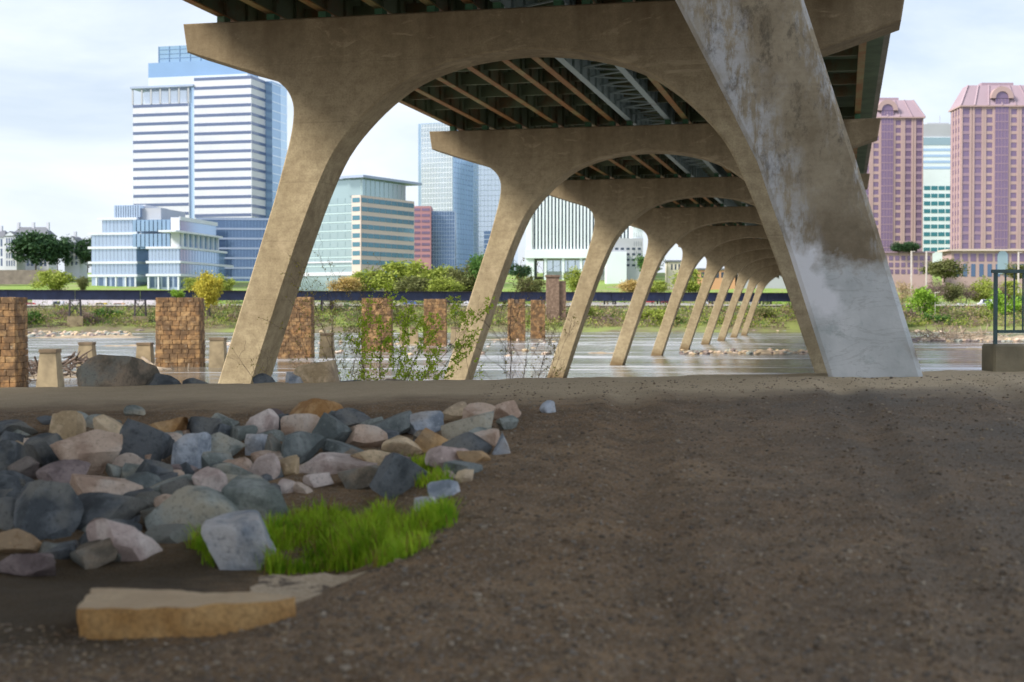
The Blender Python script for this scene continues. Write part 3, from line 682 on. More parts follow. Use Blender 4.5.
def masonry(px0, px1, Y, pytop, depth, label, seed, bot=RIVER-.6, course=.5):
    rd = random.Random(seed); xl, xr = xat(px0, Y), xat(px1, Y); w = xr-xl; cx = (xl+xr)/2; zt = zat(pytop, Y); e = empty('masonry_pier', (cx, Y+depth/2, bot)); tag(e, label, 'stone pier', 'ruined masonry piers in the river')
    H = zt-bot; n = int(H/course); ch = H/n
    bm = bmesh.new(); bm_box(bm, -w/2+.14, w/2-.14, -depth/2+.14, depth/2-.14, 0, H-.12); bm_obj('core', bm, M['mortar'], e)
    for k in range(n):
        sc = 1+.035*(1-k/n); W_, D_ = w*sc, depth*sc; z = (k+.5)*ch
        for face in range(4):
            Ln = W_ if face % 2 == 0 else D_; u = -Ln/2; first = True
            while u < Ln/2-.05:
                l = rd.uniform(.75, 1.1) if not (first and k % 2) else rd.uniform(.4, .6); first = False
                if u+l > Ln/2-.35: l = Ln/2-u
                if face == 2: break
                pr = rd.uniform(-.014, .014); c = u+l/2
                if k == n-1 and rd.random() < .1: u += l; continue
                if face == 0: lo, rz = (c, -D_/2+.22-pr, z), 0
                elif face == 1: lo, rz = (W_/2-.22+pr, c, z), math.pi/2
                else: lo, rz = (-W_/2+.22-pr, c, z), math.pi/2
                mesh_obj('stone_block', rd.choice(BLK), None, e, lo, (0, 0, rz+rd.uniform(-.006, .006)), (l-.03, .5+pr*2, ch-.025)); u += l
    return e
masonry(-34, 15, 111, 297, 2.8, 'ruined tan masonry pier cut by the left picture edge', 1)
masonry(156, 199, 154, 297.5, 2.6, 'square brown masonry ruin below the yellow tree, left of the slanted leg', 2)
masonry(278, 311, 184, 297, 2.8, 'orange masonry ruin just right of the first slanted leg', 3)
masonry(362, 391, 212, 298, 3, 'masonry ruin behind the leafy sapling', 4)
masonry(424, 446, 250, 299, 3, 'masonry ruin left of the second slanted leg', 5)
masonry(508, 525, 300, 299, 3, 'small far masonry ruin right of the second slanted leg', 6, course=.9)
masonry(531, 545, 330, 300, 3, 'smallest masonry ruin, left of the tall brown pier', 7, course=.9)
M['tallstone'] = m_masonry('tall_pier_stone', (.26, .17, .12), (.32, .22, .16), (.17, .11, .08))
e = empty('tall_stone_pier', (xat(554, 440), 440, -5)); tag(e, 'tall brown stone pier standing above the railway girder', 'stone pier')
box('shaft', 'tallstone', e, -2.4, 1.6, 0, 4, 0, zat(277, 440)+5); box('shaft_step', 'tallstone', e, 1.6, 3.7, .6, 4, 0, zat(281, 440)+5); box('coping', 'tallstone', e, -2.7, 1.9, -.3, 4.3, zat(277, 440)+5, zat(275, 440)+5)
def pillar(pxc, Y, wtop, wbot, pytop, label):
    bz = RIVER-.4; zt = zat(pytop, Y); e = empty('river_pillar', (xat(pxc, Y), Y, bz)); tag(e, label, 'pillar', 'small concrete pillars in the river')
    bm = bmesh.new(); h = zt-bz-.28; a, c = wbot/2, wtop/2
    v = [bm.verts.new(p) for p in ((-a,-a,0),(a,-a,0),(a,a,0),(-a,a,0),(-c,-c,h),(c,-c,h),(c,c,h),(-c,c,h))]
    for q in ((0,1,5,4),(1,2,6,5),(2,3,7,6),(3,0,4,7),(4,5,6,7)): bm.faces.new([v[i] for i in q])
    bm_obj('shaft', bm, M['pillar'], e); box('cap', 'pillar_cap', e, -c-.06, c+.06, -c-.06, c+.06, h+.001, h+.28)
pillar(50, 112, 1.25, 1.8, 349, 'tapered concrete pillar right of the left-edge masonry ruin'); pillar(87, 150, 1.35, 1.9, 342, 'tapered concrete pillar behind the driftwood heap')
pillar(145, 158, 1.45, 1.9, 342.5, 'tapered concrete pillar just left of the square masonry ruin'); pillar(218, 152, 1.5, 1.7, 337.5, 'concrete pillar between the masonry ruin and the slanted leg')
pillar(327, 190, 1.6, 2.0, 333, 'concrete pillar right of the orange masonry ruin')
for px, l in ((404, 'left'), (414, 'middle'), (455, 'right')): pillar(px, 262, 1.4, 1.8, 327, '%s of three far small pillars left of the second slanted leg' % l)

# ================================================================== railway viaduct
M['navy'] = plain('navy_girder_paint', (.028, .038, .09), .6, .3, .4); M['trestle'] = plain('trestle_steel', (.05, .04, .045), .7, .3, 1)
VA = Vector((xat(-60, 425), 425, 0)); VB = Vector((xat(815, 505), 505, 0)); vd = (VB-VA); vl = vd.length; vr = math.atan2(vd.y, vd.x)
via = empty('railway_viaduct', VA, vr); tag(via, 'long dark navy railway girder bridge on trestle towers before the far bank', 'viaduct')
ZV = 5.2
nseg = 15
for i in range(nseg):
    a, b_ = vl*i/nseg, vl*(i+1)/nseg
    g = box('girder', 'navy', via, a+.06, b_-.06, -1.3, 1.3, ZV, ZV+2.85)
box('walkway', 'trestle', via, 0, vl, -1.9, 1.9, ZV+2.87, ZV+3.05)
for i in range(nseg*2): box('stiffener', 'navy', via, vl*(i+.5)/nseg/2-.08, vl*(i+.5)/nseg/2+.08, -1.42, -1.31, ZV+.05, ZV+2.8)
for i in range(nseg+1):
    x = vl*i/nseg; tw = 'trestle_tower'
    bz = 0.2
    for sx in (-1.5, 1.5):
        for sy in (-1.2, 1.2): bar('tower_leg', 'trestle', via, (x+sx*1.15, sy*1.5, bz), (x+sx, sy, ZV), .42)
    for s in (-1, 1): bar('tower_brace', 'trestle', via, (x-1.6*s, -1.62, bz+.3), (x+1.55*s, -1.3, ZV-.3), .24)
    bar('tower_strut', 'trestle', via, (x-1.6, -1.5, ZV-.25), (x+1.6, -1.5, ZV-.25), .25)
    box('stone_base', 'trestle_stone', via, x-2.3, x+2.3, -2.6, 2.6, RIVER-1, bz)
# canal retaining wall and street behind
M['wallc'] = plain('retaining_wall', (.20, .17, .145), .92, .35, .12, .2); M['palec'] = plain('pale_wall', (.62, .60, .60), .9, .1, .2)
e = empty('retaining_wall', (0, 468, 0)); tag(e, 'long stone canal wall running along the far bank behind the shrubs', 'wall')
box('wall', 'wallc', e, -300, 300, 0, 1.2, -2, 3.6); box('coping', 'palec', e, -300, 300, -.3, 1.3, 3.601, 4.0)
M['wood_fence'] = plain('construction_hoarding', (.66, .62, .66), .8, .15, .3)
e = empty('hoarding', (xat(98, 520), 520, 0)); tag(e, 'pale hoarding around the work yard below the railway girder', 'hoarding')
for i in range(9): box('panel', 'wood_fence', e, -24+i*5.6, -24+i*5.6+5.45, 0, .15, 3.6, 6.2)

# ================================================================== vegetation
def crown_mesh(name, mat, seed, n, leaf, clumps=14, shape=1.0, flat=.9):
    rd = random.Random(seed); vs = []; fs = []; cs = []
    for i in range(clumps):
        while True:
            p = Vector((rd.uniform(-1, 1), rd.uniform(-1, 1), rd.uniform(-1, 1)))
            if .25 < p.length < .92: break
        cs.append((p*Vector((1, 1, flat)) if False else Vector((p.x, p.y, p.z*flat)), rd.uniform(.13, .25)))
    for i in range(n):
        c, r = cs[rd.randrange(clumps)]; p = c+Vector((rd.gauss(0, r), rd.gauss(0, r), rd.gauss(0, r*.8)))
        u = Vector((rd.gauss(0, 1), rd.gauss(0, 1), rd.gauss(0, 1))).normalized(); w = u.cross(Vector((rd.gauss(0, 1), rd.gauss(0, 1), rd.gauss(0, 1)))).normalized(); s = leaf*rd.uniform(.6, 1.4); b0 = len(vs)
        for q in (p-u*s, p+w*s*.55, p+u*s, p-w*s*.55): vs.append((q.x, q.y, q.z+1))
        fs.append((b0, b0+1, b0+2, b0+3))
    return py_mesh(name, vs, fs, mat)
def trunk_mesh(seed):
    rd = random.Random(seed); vs = []; fs = []
    tube(vs, fs, [Vector((0, 0, -.35)), Vector((.03, 0, .3)), Vector((0, .03, .9)), Vector((.02, 0, 1.5))], [.085, .06, .045, .015], 7)
    for i in range(9):
        a = rd.uniform(0, 6.28); h = rd.uniform(.2, 1.1); r = rd.uniform(.5, .8)
        tube(vs, fs, [Vector((0, 0, h)), Vector((math.cos(a)*r*.5, math.sin(a)*r*.5, h+.28)), Vector((math.cos(a)*r, math.sin(a)*r, h+.5))], [.035, .02, .008], 5)
    return py_mesh('trunk', vs, fs, M['bark_far'], True)
for nme, a, b_ in (('dark', (.03, .075, .035), (.07, .13, .055)), ('spring', (.22, .29, .04), (.40, .45, .10)), ('yellow', (.40, .36, .04), (.58, .50, .08)), ('olive', (.12, .14, .045), (.22, .23, .09)),
                   ('green', (.05, .13, .025), (.12, .23, .05)), ('bright', (.16, .32, .03), (.30, .46, .06)), ('twig', (.17, .12, .10), (.30, .225, .19)), ('orange', (.44, .32, .10), (.56, .43, .18)), ('straw', (.36, .27, .14), (.48, .38, .22))):
    M['lf_'+nme] = m_leaf('leaf_'+nme, a, b_, .5, .25)
CR = {}; TR = [trunk_mesh(i) for i in range(3)]
def tree(px, Y, pytop, pybase, wpx, kind, label, cat='tree', group=None, seed=None, trunk=True, name=None):
    s = Y/FPX; h = (pybase-pytop)*s; w = wpx*s; zb = zat(pybase, Y); seed = seed if seed is not None else int(px*7+Y) % 4
    key = (kind, seed % 4)
    if key not in CR:
        n = 1500 if kind in ('twig', 'straw') else 3600
        CR[key] = crown_mesh('crown', M['lf_'+kind], seed*5+len(kind), n, (.095 if kind == 'dark' else .08) if kind not in ('twig', 'straw') else .06, 30, flat=1.0)
    e = empty(name or ('bush' if cat == 'bush' else 'tree'), (xat(px, Y), Y, zb)); tag(e, label, cat, group); e.rotation_euler = (0, 0, (px*.37) % 6.28)
    tk = (.14 if h > w*.9 else .03) if cat == 'tree' else .0
    ch = h*(1-tk)/2.05; mesh_obj('crown', CR[key], None, e, (0, 0, h*tk), None, (w/1.9, w/1.9, ch))
    mesh_obj('trunk', TR[seed % 3], None, e, (0, 0, 0), None, (w/3.4, w/3.4, h*(.46 if cat == 'tree' else .4)))
    return e
tree(36, 690, 230, 270, 40, 'dark', 'larger dark green tree in front of the white house', seed=1); tree(58, 695, 234, 270, 28, 'dark', 'narrower dark green tree right of the larger one by the white house', seed=2)
tree(88, 700, 238, 268, 22, 'dark', 'dark green tree left of the low glass office building', seed=3); tree(52, 585, 269, 292, 34, 'spring', 'yellow-green round tree below the two dark trees', seed=0)
tree(82, 600, 276, 290, 12, 'olive', 'olive bush at the corner of the low glass office', 'bush', seed=1)
tree(207, 430, 268, 312, 26, 'yellow', 'bright yellow tree above the square masonry ruin', seed=2); tree(190, 480, 278, 300, 18, 'spring', 'small yellow-green tree left of the bright yellow tree', seed=1)
tree(178, 154.6, 288.5, 299, 12, 'bright', 'small green weed growing on top of the square masonry ruin', 'bush', seed=2)
tree(224, 560, 275, 292, 20, 'spring', 'pale green shrub right of the bright yellow tree', 'bush', seed=3)
for i, (px, pt_, w, kd, l) in enumerate([(368, 268, 34, 'spring', 'yellow-green tree below the beige banded office'), (398, 262, 42, 'spring', 'wide yellow-green tree below the pink block'), (432, 258, 46, 'spring', 'tallest yellow-green tree below the mirrored tower'),
      (462, 262, 40, 'olive', 'olive tree left of the second slanted leg'), (484, 240, 26, 'green', 'tall green tree beside the second slanted leg, under the mirrored tower'), (345, 276, 30, 'orange', 'orange-tinted shrub tree at the first glass office base'), (415, 275, 36, 'olive', 'low olive tree in front of the yellow-green row'), (448, 277, 34, 'spring', 'low yellow-green tree right of the low olive one')]):
    tree(px, 590-i*6, pt_, 296, w, kd, l, seed=i)
tree(650, 640, 247, 277, 26, 'green', 'green tree beside the pale block right of the striped white building', seed=0); tree(630, 560, 278, 293, 26, 'orange', 'orange shrub on the lawn under the bridge', 'bush', seed=2)
tree(578, 570, 268, 294, 28, 'spring', 'yellow-green shrub tree on the lawn behind the tall brown pier', seed=3); tree(532, 560, 276, 296, 30, 'olive', 'olive shrub left of the tall brown pier', 'bush', seed=1)
tree(655, 555, 280, 294, 26, 'spring', 'yellow-green shrub on the lawn right of the orange shrub', 'bush', seed=0); tree(520, 620, 262, 280, 20, 'dark', 'dark green tree at the left foot of the striped white building', seed=2)
tree(690, 600, 270, 294, 30, 'spring', 'yellow-green tree on the lawn between far bridge legs', seed=1)
tree(944, 600, 258, 279, 38, 'olive', 'olive tree before the white tower, between the two purple towers', seed=2); tree(921, 452, 288, 322, 30, 'bright', 'bright green bush on the far bank right of the patched leg', 'bush', seed=1)
tree(1003, 455, 292, 324, 32, 'bright', 'bright green bush on the far bank behind the railing', 'bush', seed=3); tree(1030, 470, 285, 322, 30, 'green', 'green bush cut by the right picture edge', 'bush', seed=0)
tree(898, 639, 242, 253, 15, 'dark', 'left of two small dark trees on the pink podium roof', seed=0); tree(910, 639, 241, 253, 15, 'dark', 'right of two small dark trees on the pink podium roof', seed=1)
tree(1016, 590, 262, 279, 22, 'olive', 'olive tree before the right purple tower, behind the railing', seed=3)
for i, px in enumerate((936, 952, 966, 980, 996, 1012, 902)):
    tree(px, 500+i*4, 277+(i*5) % 7, 301, 22, ('twig', 'olive', 'twig', 'spring', 'twig', 'spring', 'straw')[i], '%s shrub below the pink podium, %s from the left' % (('brown', 'olive', 'brown', 'yellow-green', 'brown', 'yellow-green', 'straw-coloured')[i], ('second', 'third', 'fourth', 'fifth', 'sixth', 'seventh', 'first')[i]), 'bush', 'shrubs below the pink podium', seed=i)
cnt = {}; ORD = ['first', 'second', 'third', 'fourth', 'fifth', 'sixth', 'seventh', 'eighth', 'ninth', 'tenth', 'eleventh', 'twelfth', 'thirteenth', 'fourteenth', 'fifteenth']
rd = random.Random(12); XS = [6, 30, 48, 60, 84, 96, 108, 120, 146, 206, 232, 240, 268, 330, 342, 402, 412, 458, 470, 535, 572, 586, 600, 628, 640, 662, 672, 690, 716, 730, 742, 752, 762, 885, 895, 906, 935, 947, 958, 968, 980, 990, 1014]
for i, px in enumerate(XS):
    kd = rd.choice(['twig', 'twig', 'olive', 'green', 'spring', 'twig', 'straw']); Y = rd.uniform(440, 452); t = rd.uniform(306, 318)
    nearby = 'left of the first slanted leg' if px < 250 else 'between the first two slanted legs' if px < 460 else 'between the far bridge legs' if px < 790 else 'right of the patched leg'
    nm = {'twig': 'brown leafless', 'olive': 'olive', 'green': 'green', 'spring': 'yellow-green', 'straw': 'straw-coloured'}[kd]
    tree(px, Y, t, 330, rd.uniform(20, 34), kd, '%s bush on the far riverbank, %s of those %s' % (nm, ORD[cnt.setdefault(nearby, 0)], nearby), 'bush', 'bushes along the far riverbank', seed=i); cnt[nearby] += 1
# low undergrowth and dry grass on both far bank and bars
def undergrowth(name, mats, count, seed, place, smin, smax, label):
    rd = random.Random(seed); vs = []; fs = []; mi = []
    for i in range(count//45):
        X, Y, z = place(rd); r = rd.uniform(smin, smax); m = rd.randrange(len(mats)); hh = rd.uniform(.6, 1.3)
        for j in range(45):
            p = Vector((X+rd.gauss(0, r*.8), Y+rd.gauss(0, r*.6), z+abs(rd.gauss(0, r*.55))*hh)); u = Vector((rd.gauss(0, 1), rd.gauss(0, 1), rd.gauss(0, 1.3))).normalized(); w = u.cross(Vector((rd.gauss(0, 1), rd.gauss(0, 1), rd.gauss(0, 1)))).normalized(); q = rd.uniform(.12, .34)*(.6+r*.35); b0 = len(vs)
            for k in (p-u*q, p+w*q*.5, p+u*q, p-w*q*.5): vs.append(tuple(k))
            fs.append((b0, b0+1, b0+2, b0+3)); mi.append(m if rd.random() < .85 else rd.randrange(len(mats)))
    me = py_mesh(name, vs, fs, M[mats[0]])
    for m in mats[1:]: me.materials.append(M[m])
    me.polygons.foreach_set('material_index', mi); tag(mesh_obj(name, me), label, 'undergrowth', kind='stuff')
def pl_bank(rd):
    Y = rd.uniform(431, 466); X = rd.uniform(-200, 200); return X, Y, ground(X, Y)
undergrowth('undergrowth', ['lf_twig', 'lf_spring', 'lf_straw', 'lf_twig', 'lf_green', 'lf_spring', 'lf_olive'], 130000, 3, pl_bank, .8, 2.2, 'tangled undergrowth covering the far riverbank slope')
def pl_hill(rd):
    Y = rd.uniform(548, 600); X = rd.uniform(-240, 260); return X, Y, ground(X, Y)
undergrowth('undergrowth', ['lf_spring', 'lf_spring', 'lf_straw', 'lf_green', 'lf_bright', 'lf_twig'], 75000, 4, pl_hill, .8, 2.0, 'low shrubs and grass on the hillside below the buildings')

# ------------------------------------------------------------------ gravel bars, shore rocks and driftwood
M['bar'] = plain('gravel_bar', (.34, .265, .18), .95, .35, .5, .6)
def gravel_bar(px0, px1, Y, dep, h, seed):
    x0, x1 = xat(px0, Y), xat(px1, Y); nx, ny = 60, 14; v = []; f = []
    for j in range(ny+1):
        for i in range(nx+1):
            u, w = i/nx, j/ny; e = (math.sin(math.pi*u)**.5)*math.sin(math.pi*w); X = x0+(x1-x0)*u; Yy = Y+dep*(w-.5)+3*noise.noise((X*.08, 0, seed))
            z = RIVER-.5+(h+.5)*e*(.75+.5*noise.noise((X*.25, Yy*.25, seed)))+.18*noise.noise((X*.9, Yy*.9, seed))*e; v.append((X, Yy, z))
    f = [(j*(nx+1)+i, j*(nx+1)+i+1, (j+1)*(nx+1)+i+1, (j+1)*(nx+1)+i) for j in range(ny) for i in range(nx)]
    tag(mesh_obj('gravel_bar', py_mesh('gravel_bar', v, f, M['bar'], True)), kind='structure')
for a in ((672, 840, 206, 7, .35, 1), (560, 640, 205, 5, .3, 2), (905, 1080, 300, 28, 1.2, 3), (880, 1060, 225, 8, .4, 4), (20, 160, 330, 22, .7, 5), (140, 240, 178, 8, .35, 6), (255, 330, 205, 6, .4, 7), (395, 470, 262, 8, .5, 8), (85, 175, 250, 6, .35, 9), (-30, 130, 128, 8, .4, 10), (480, 545, 305, 10, .6, 11)): gravel_bar(*a)
def shore_rocks(name, count, seed, place, rmin, rmax, label):
    rd = random.Random(seed); vs = []; fs = []; mi = []; bm = bmesh.new(); bmesh.ops.create_icosphere(bm, subdivisions=1, radius=1); bv = [v.co.copy() for v in bm.verts]; bf = [[v.index for v in f.verts] for f in bm.faces]; bm.free()
    for i in range(count):
        X, Y, z = place(rd); r = rd.uniform(rmin, rmax); b0 = len(vs); a, b_, c = rd.uniform(.8, 1.7), rd.uniform(.7, 1.3), rd.uniform(.4, .8)
        for q in bv: j = rd.uniform(.75, 1.15); vs.append((X+q.x*r*a*j, Y+q.y*r*b_*j, z+q.z*r*c*j))
        m = rd.randrange(4)
        for f in bf: fs.append([b0+k for k in f]); mi.append(m)
    me = py_mesh(name, vs, fs, RM['t'][1])
    for t in 'gpm': me.materials.append(RM[t][1])
    me.polygons.foreach_set('material_index', mi); tag(mesh_obj(name, me), label, 'rocks', kind='stuff')
def pr(a, b, y0, y1):
    def f(rd):
        Y = rd.uniform(y0, y1); return xat(rd.uniform(a, b), Y), Y, RIVER+rd.uniform(-.1, .25)
    return f
shore_rocks('shore_rocks', 130, 1, pr(0, 130, 335, 430), .3, 1.1, 'pale rocks along the far waterline at left'); shore_rocks('shore_rocks', 160, 2, pr(680, 830, 200, 214), .15, .5, 'pale stones on the gravel bar under the bridge')
shore_rocks('shore_rocks', 220, 3, pr(905, 1060, 285, 310), .3, .9, 'stones on the gravel bar right of the patched leg'); shore_rocks('shore_rocks', 160, 4, pr(140, 560, 190, 300), .2, .6, 'scattered stones showing above the river among the ruins'); shore_rocks('shore_rocks', 260, 6, pr(0, 1024, 424, 436), .3, 1.0, 'stones along the foot of the far bank')
M['drift'] = plain('driftwood', (.33, .26, .19), .9, .35, 1.2, .4); M['drift_dark'] = plain('dark_driftwood', (.12, .085, .065), .9, .3, 1.2, .4)
def log(px, py, Y, L_, r, yaw, pitch, label, mat='drift', seed=1):
    rd = random.Random(seed); c = pt(px, py, Y); d = Vector((math.cos(yaw)*math.cos(pitch), math.sin(yaw)*math.cos(pitch), math.sin(pitch))); s = Vector((rd.gauss(0, 1), rd.gauss(0, 1), rd.gauss(0, .4))).normalized()*L_*.07
    vs = []; fs = []; tube(vs, fs, [d*L_*(t-.5)+s*math.sin(t*3.14) for t in (0, .2, .4, .6, .8, 1)], [r*(1-.55*t) for t in (0, .2, .4, .6, .8, 1)], 7)
    for i in range(3):
        t = rd.uniform(.3, .9); q = d*L_*(t-.5); e_ = q+Vector((rd.gauss(0, 1), rd.gauss(0, 1), abs(rd.gauss(0, 1)))).normalized()*L_*.18; tube(vs, fs, [q, (q+e_)/2+Vector((0, 0, .05)), e_], [r*.35, r*.25, r*.12], 5)
    return tag(mesh_obj('driftwood_log', py_mesh('driftwood_log', vs, fs, M[mat], True), None, None, c), label, 'log', 'driftwood logs among the ruins')
log(172, 372, 148, 6.5, .32, -.35, -.12, 'long pale driftwood log leaning at the foot of the square masonry ruin', seed=2); log(150, 363, 150, 3.0, .2, -.7, -.35, 'short pale driftwood log left of the long one', seed=3)
log(232, 372, 150, 5, .2, .1, .02, 'flat driftwood log between the pillar and the slanted leg', seed=4); log(90, 372, 138, 5, .22, .3, .1, 'pale driftwood log on top of the heap between two pillars', seed=5)
rd = random.Random(44); vs = []; fs = []
for i in range(150):
    Y = rd.uniform(120, 150); px = rd.choice([rd.gauss(82, 24), rd.gauss(35, 10)]); c = Vector((xat(px, Y), Y, RIVER+rd.uniform(.1, 1.7)*(1-abs(px-80)/110))); d = Vector((rd.gauss(0, 1), rd.gauss(0, .6), rd.gauss(0, .35))).normalized(); l = rd.uniform(.8, 3.2); r = rd.uniform(.04, .13)
    tube(vs, fs, [c-d*l/2, c+Vector((0, 0, rd.uniform(-.1, .1))), c+d*l/2], [r, r*.8, r*.3], 5)
tag(mesh_obj('driftwood_heap', py_mesh('driftwood_heap', vs, fs, M['drift_dark'], True)), 'tangled heap of driftwood sticks caught between the small pillars', 'driftwood', kind='stuff')
vs = []; fs = []
for i in range(130):
    Y = rd.uniform(285, 305); px = rd.gauss(955, 24); c = Vector((xat(px, Y), Y, RIVER+rd.uniform(.3, 2.0))); d = Vector((rd.gauss(0, 1), rd.gauss(0, .6), rd.gauss(0, .4))).normalized(); l = rd.uniform(1.2, 4.5); r = rd.uniform(.05, .14)
    tube(vs, fs, [c-d*l/2, c+Vector((0, 0, rd.uniform(-.1, .1))), c+d*l/2], [r, r*.8, r*.3], 5)
tag(mesh_obj('driftwood_heap', py_mesh('driftwood_heap', vs, fs, M['drift'], True)), 'pale driftwood heap on the gravel bar right of the patched leg', 'driftwood', kind='stuff')

# ================================================================== city buildings
def glassy(name, col, rough=.12, metal=.6, var=.12):
    b = NB(name); v = b.coord('World'); n = b.noise(v, .05, 4); r = b.rnd(); c = b.mix(n, sh(col, 1-var), sh(col, 1+var)); c = b.mix(b.math('MULTIPLY', r, .25), c, sh(col, .7)); return b.done(c, rough, Metallic=metal)
M['g_office'] = glassy('office_blue_glass', (.44, .55, .72)); M['g_crown'] = glassy('crown_blue_glass', (.22, .36, .58), .3, .15); M['g_crownpale'] = glassy('crown_pale_glass', (.22, .36, .52), .4, .0)
M['g_pale'] = glassy('pale_glass', (.74, .81, .90)); M['g_blue'] = glassy('blue_glass', (.32, .47, .66)); M['g_deep'] = glassy('deep_blue_glass', (.13, .20, .33)); M['g_navy'] = glassy('navy_strip_glass', (.14, .18, .30), .2, .3)  # pale and blue glass lightened, distance haze put into the colour
M['g_teal'] = glassy('teal_glass', (.36, .48, .52)); M['g_tealdark'] = glassy('dark_teal_glass', (.10, .24, .32), .15, .4); M['g_dark'] = glassy('dark_glass', (.05, .07, .10), .15, .2); M['g_purple'] = glassy('purple_glass', (.24, .17, .28), .25, .3); M['g_green'] = glassy('green_strip_glass', (.05, .22, .26), .2, .3); M['g_sky'] = glassy('sky_mirror_glass', (.50, .66, .85))
for nme, c in (('p_white', (.60, .62, .69)), ('p_lilac', (.64, .68, .76)), ('p_beige', (.62, .52, .47)), ('p_pink', (.40, .20, .23)), ('p_rose', (.44, .315, .31)), ('p_mauve', (.31, .215, .285)), ('p_roof', (.36, .27, .32)), ('p_cool', (.70, .78, .82)), ('p_grey', (.42, .44, .48)), ('p_slate', (.15, .16, .19)), ('p_cream', (.66, .60, .50)), ('p_bluegrey', (.33, .40, .55)), ('p_teal', (.42, .55, .58)), ('p_red', (.45, .05, .05)), ('p_yellow', (.55, .40, .05)), ('p_black', (.02, .02, .02)), ('p_blue', (.08, .14, .35)), ('p_orange', (.60, .33, .18))):  # pink tower tones dulled towards lilac, haze put into the colour
    M[nme] = plain(nme, c, .7, .06, .08, 0)
class B:
    """building with a near vertical corner at pixel column pxc and depth Y; F runs left from it, Rr runs away to the right"""
    def __init__(s, name, label, pxc, Y, phi, pybase, cat='building'):
        s.Y = Y; s.phi = R(phi); s.o = Vector((xat(pxc, Y), Y, 0)); s.e = empty(name, s.o, -s.phi); tag(s.e, label, cat); s.zb = zat(pybase, Y)-6
        s.dF = Vector((-math.cos(s.phi), math.sin(s.phi), 0)); s.dR = Vector((math.sin(s.phi), math.cos(s.phi), 0))
    def _u(s, px, d): t = (px-512)/FPX; return (t*s.o.y-s.o.x)/(d.x-t*d.y)
    def uF(s, px): return s._u(px, s.dF)
    def uR(s, px): return s._u(px, s.dR)
    def z(s, py): return zat(py, s.Y)
    def block(s, name, mat, uf0, uf1, ur0, ur1, z0, z1): return box(name, mat, s.e, -uf1, -uf0, ur0, ur1, z0, z1)
    def F(s, name, mat, u0, u1, z0, z1, out=.3, back=.2, par=None): return box(name, mat, par or s.e, -u1, -u0, -out, back, z0, z1)
    def Rr(s, name, mat, u0, u1, z0, z1, out=.3, back=.2, par=None): return box(name, mat, par or s.e, -back, out, u0, u1, z0, z1)
    def grid(s, face, name, mat, u0, u1, z0, z1, nu, nz, gu=.25, gz=.5, out=.12):
        f = s.F if face == 'F' else s.Rr; du, dz = (u1-u0)/nu, (z1-z0)/nz
        for i in range(nu):
            for j in range(nz): f(name, mat, u0+i*du+gu/2, u0+(i+1)*du-gu/2, z0+j*dz+gz/2, z0+(j+1)*dz-gz/2, out)
    def bands(s, face, name, mat, u0, u1, z0, z1, nz, frac=.4, out=.3, lowfrac=0):
        f = s.F if face == 'F' else s.Rr; dz = (z1-z0)/nz
        for j in range(nz): f(name, mat, u0, u1, z0+(j+lowfrac)*dz, z0+(j+lowfrac+frac)*dz, out)
    def fins(s, face, name, mat, u0, u1, z0, z1, n, w, out=.4):
        f = s.F if face == 'F' else s.Rr
        for i in range(n+1): u = u0+(u1-u0)*i/n; f(name, mat, u-w/2, u+w/2, z0, z1, out)
# -- striped high-rise at left
b = B('striped_tower', 'tall white high-rise with dark horizontal window stripes and blue glass crown', 252, 760, 14, 287)
uL, uS0, uS1, uR = b.uF(134), b.uF(195), b.uF(189.5), b.uR(266)
b.block('wall', 'p_white', 0, uS0, 0, uR, b.zb, b.z(76)); b.block('wall', 'p_white', uS1, uL, 0, uR, b.zb, b.z(100)); b.block('glass_slot', 'g_sky', uS0, uS1, 1.2, uR, b.zb, b.z(84))
pz = (b.z(78.5)-b.z(207))/14
for j in range(22):
    zt = b.z(75.5)-j*pz; b.F('window_band', 'g_navy', .05, uS0-.1, zt-pz*.33, zt, .08); b.Rr('window_band', 'g_navy', 0.05, uR-.1, zt-pz*.33, zt, .08)
    zt2 = b.z(100.5)-j*pz
    if j < 19: b.F('window_band', 'g_navy', uS1+.1, uL, zt2-pz*.33, zt2, .08)
for u0, u1, n in ((0, uS0, 15), (uS1, uL, 14)): b.fins('F', 'mullion', 'p_lilac', u0, u1, b.zb, b.z(100), n, .18, .05)
b.block('terrace_roof', 'p_bluegrey', uS0, uL+1.2, -1, uR, b.z(84), b.z(82)); b.fins('F', 'terrace_column', 'p_grey', uS1, uL, b.z(100), b.z(84), 6, .9, .3)
b.block('terrace_glass', 'g_pale', uS1+1, uL-4, 5, uR, b.z(100), b.z(84.1))
b.block('crown_base', 'g_pale', 4, b.uF(146), 4, uR, b.z(83), b.z(72)); b.block('crown_glass', 'g_crown', 4, b.uF(146), 4, uR, b.z(72), b.z(57)); b.block('crown_top', 'g_crownpale', 8, b.uF(153), 8, uR, b.z(57), b.z(39))
for j in range(4): b.F('crown_line', 'g_blue', 8, b.uF(153), b.z(42+j*4.5), b.z(42.5+j*4.5), -7.8, 8.2)
for i in range(9): u = 8+(b.uF(153)-8)*i/8; b.F('crown_mullion', 'g_blue', u-.12, u+.12, b.z(57), b.z(39), -7.7, 8.1)
cw = b.uR(281)
b.block('glass_core', 'g_blue', -4, 8, uR+.1, cw, b.zb, b.z(76)); 
for j in range(24): z = b.z(78)-j*pz; box('core_line', 'g_pale', b.e, 4.02, 4.15, uR+.1, cw, z-.4, z)
box('core_strip', 'g_sky', b.e, 4.0, 4.1, uR+(cw-uR)*.55, cw-.2, b.zb, b.z(77))
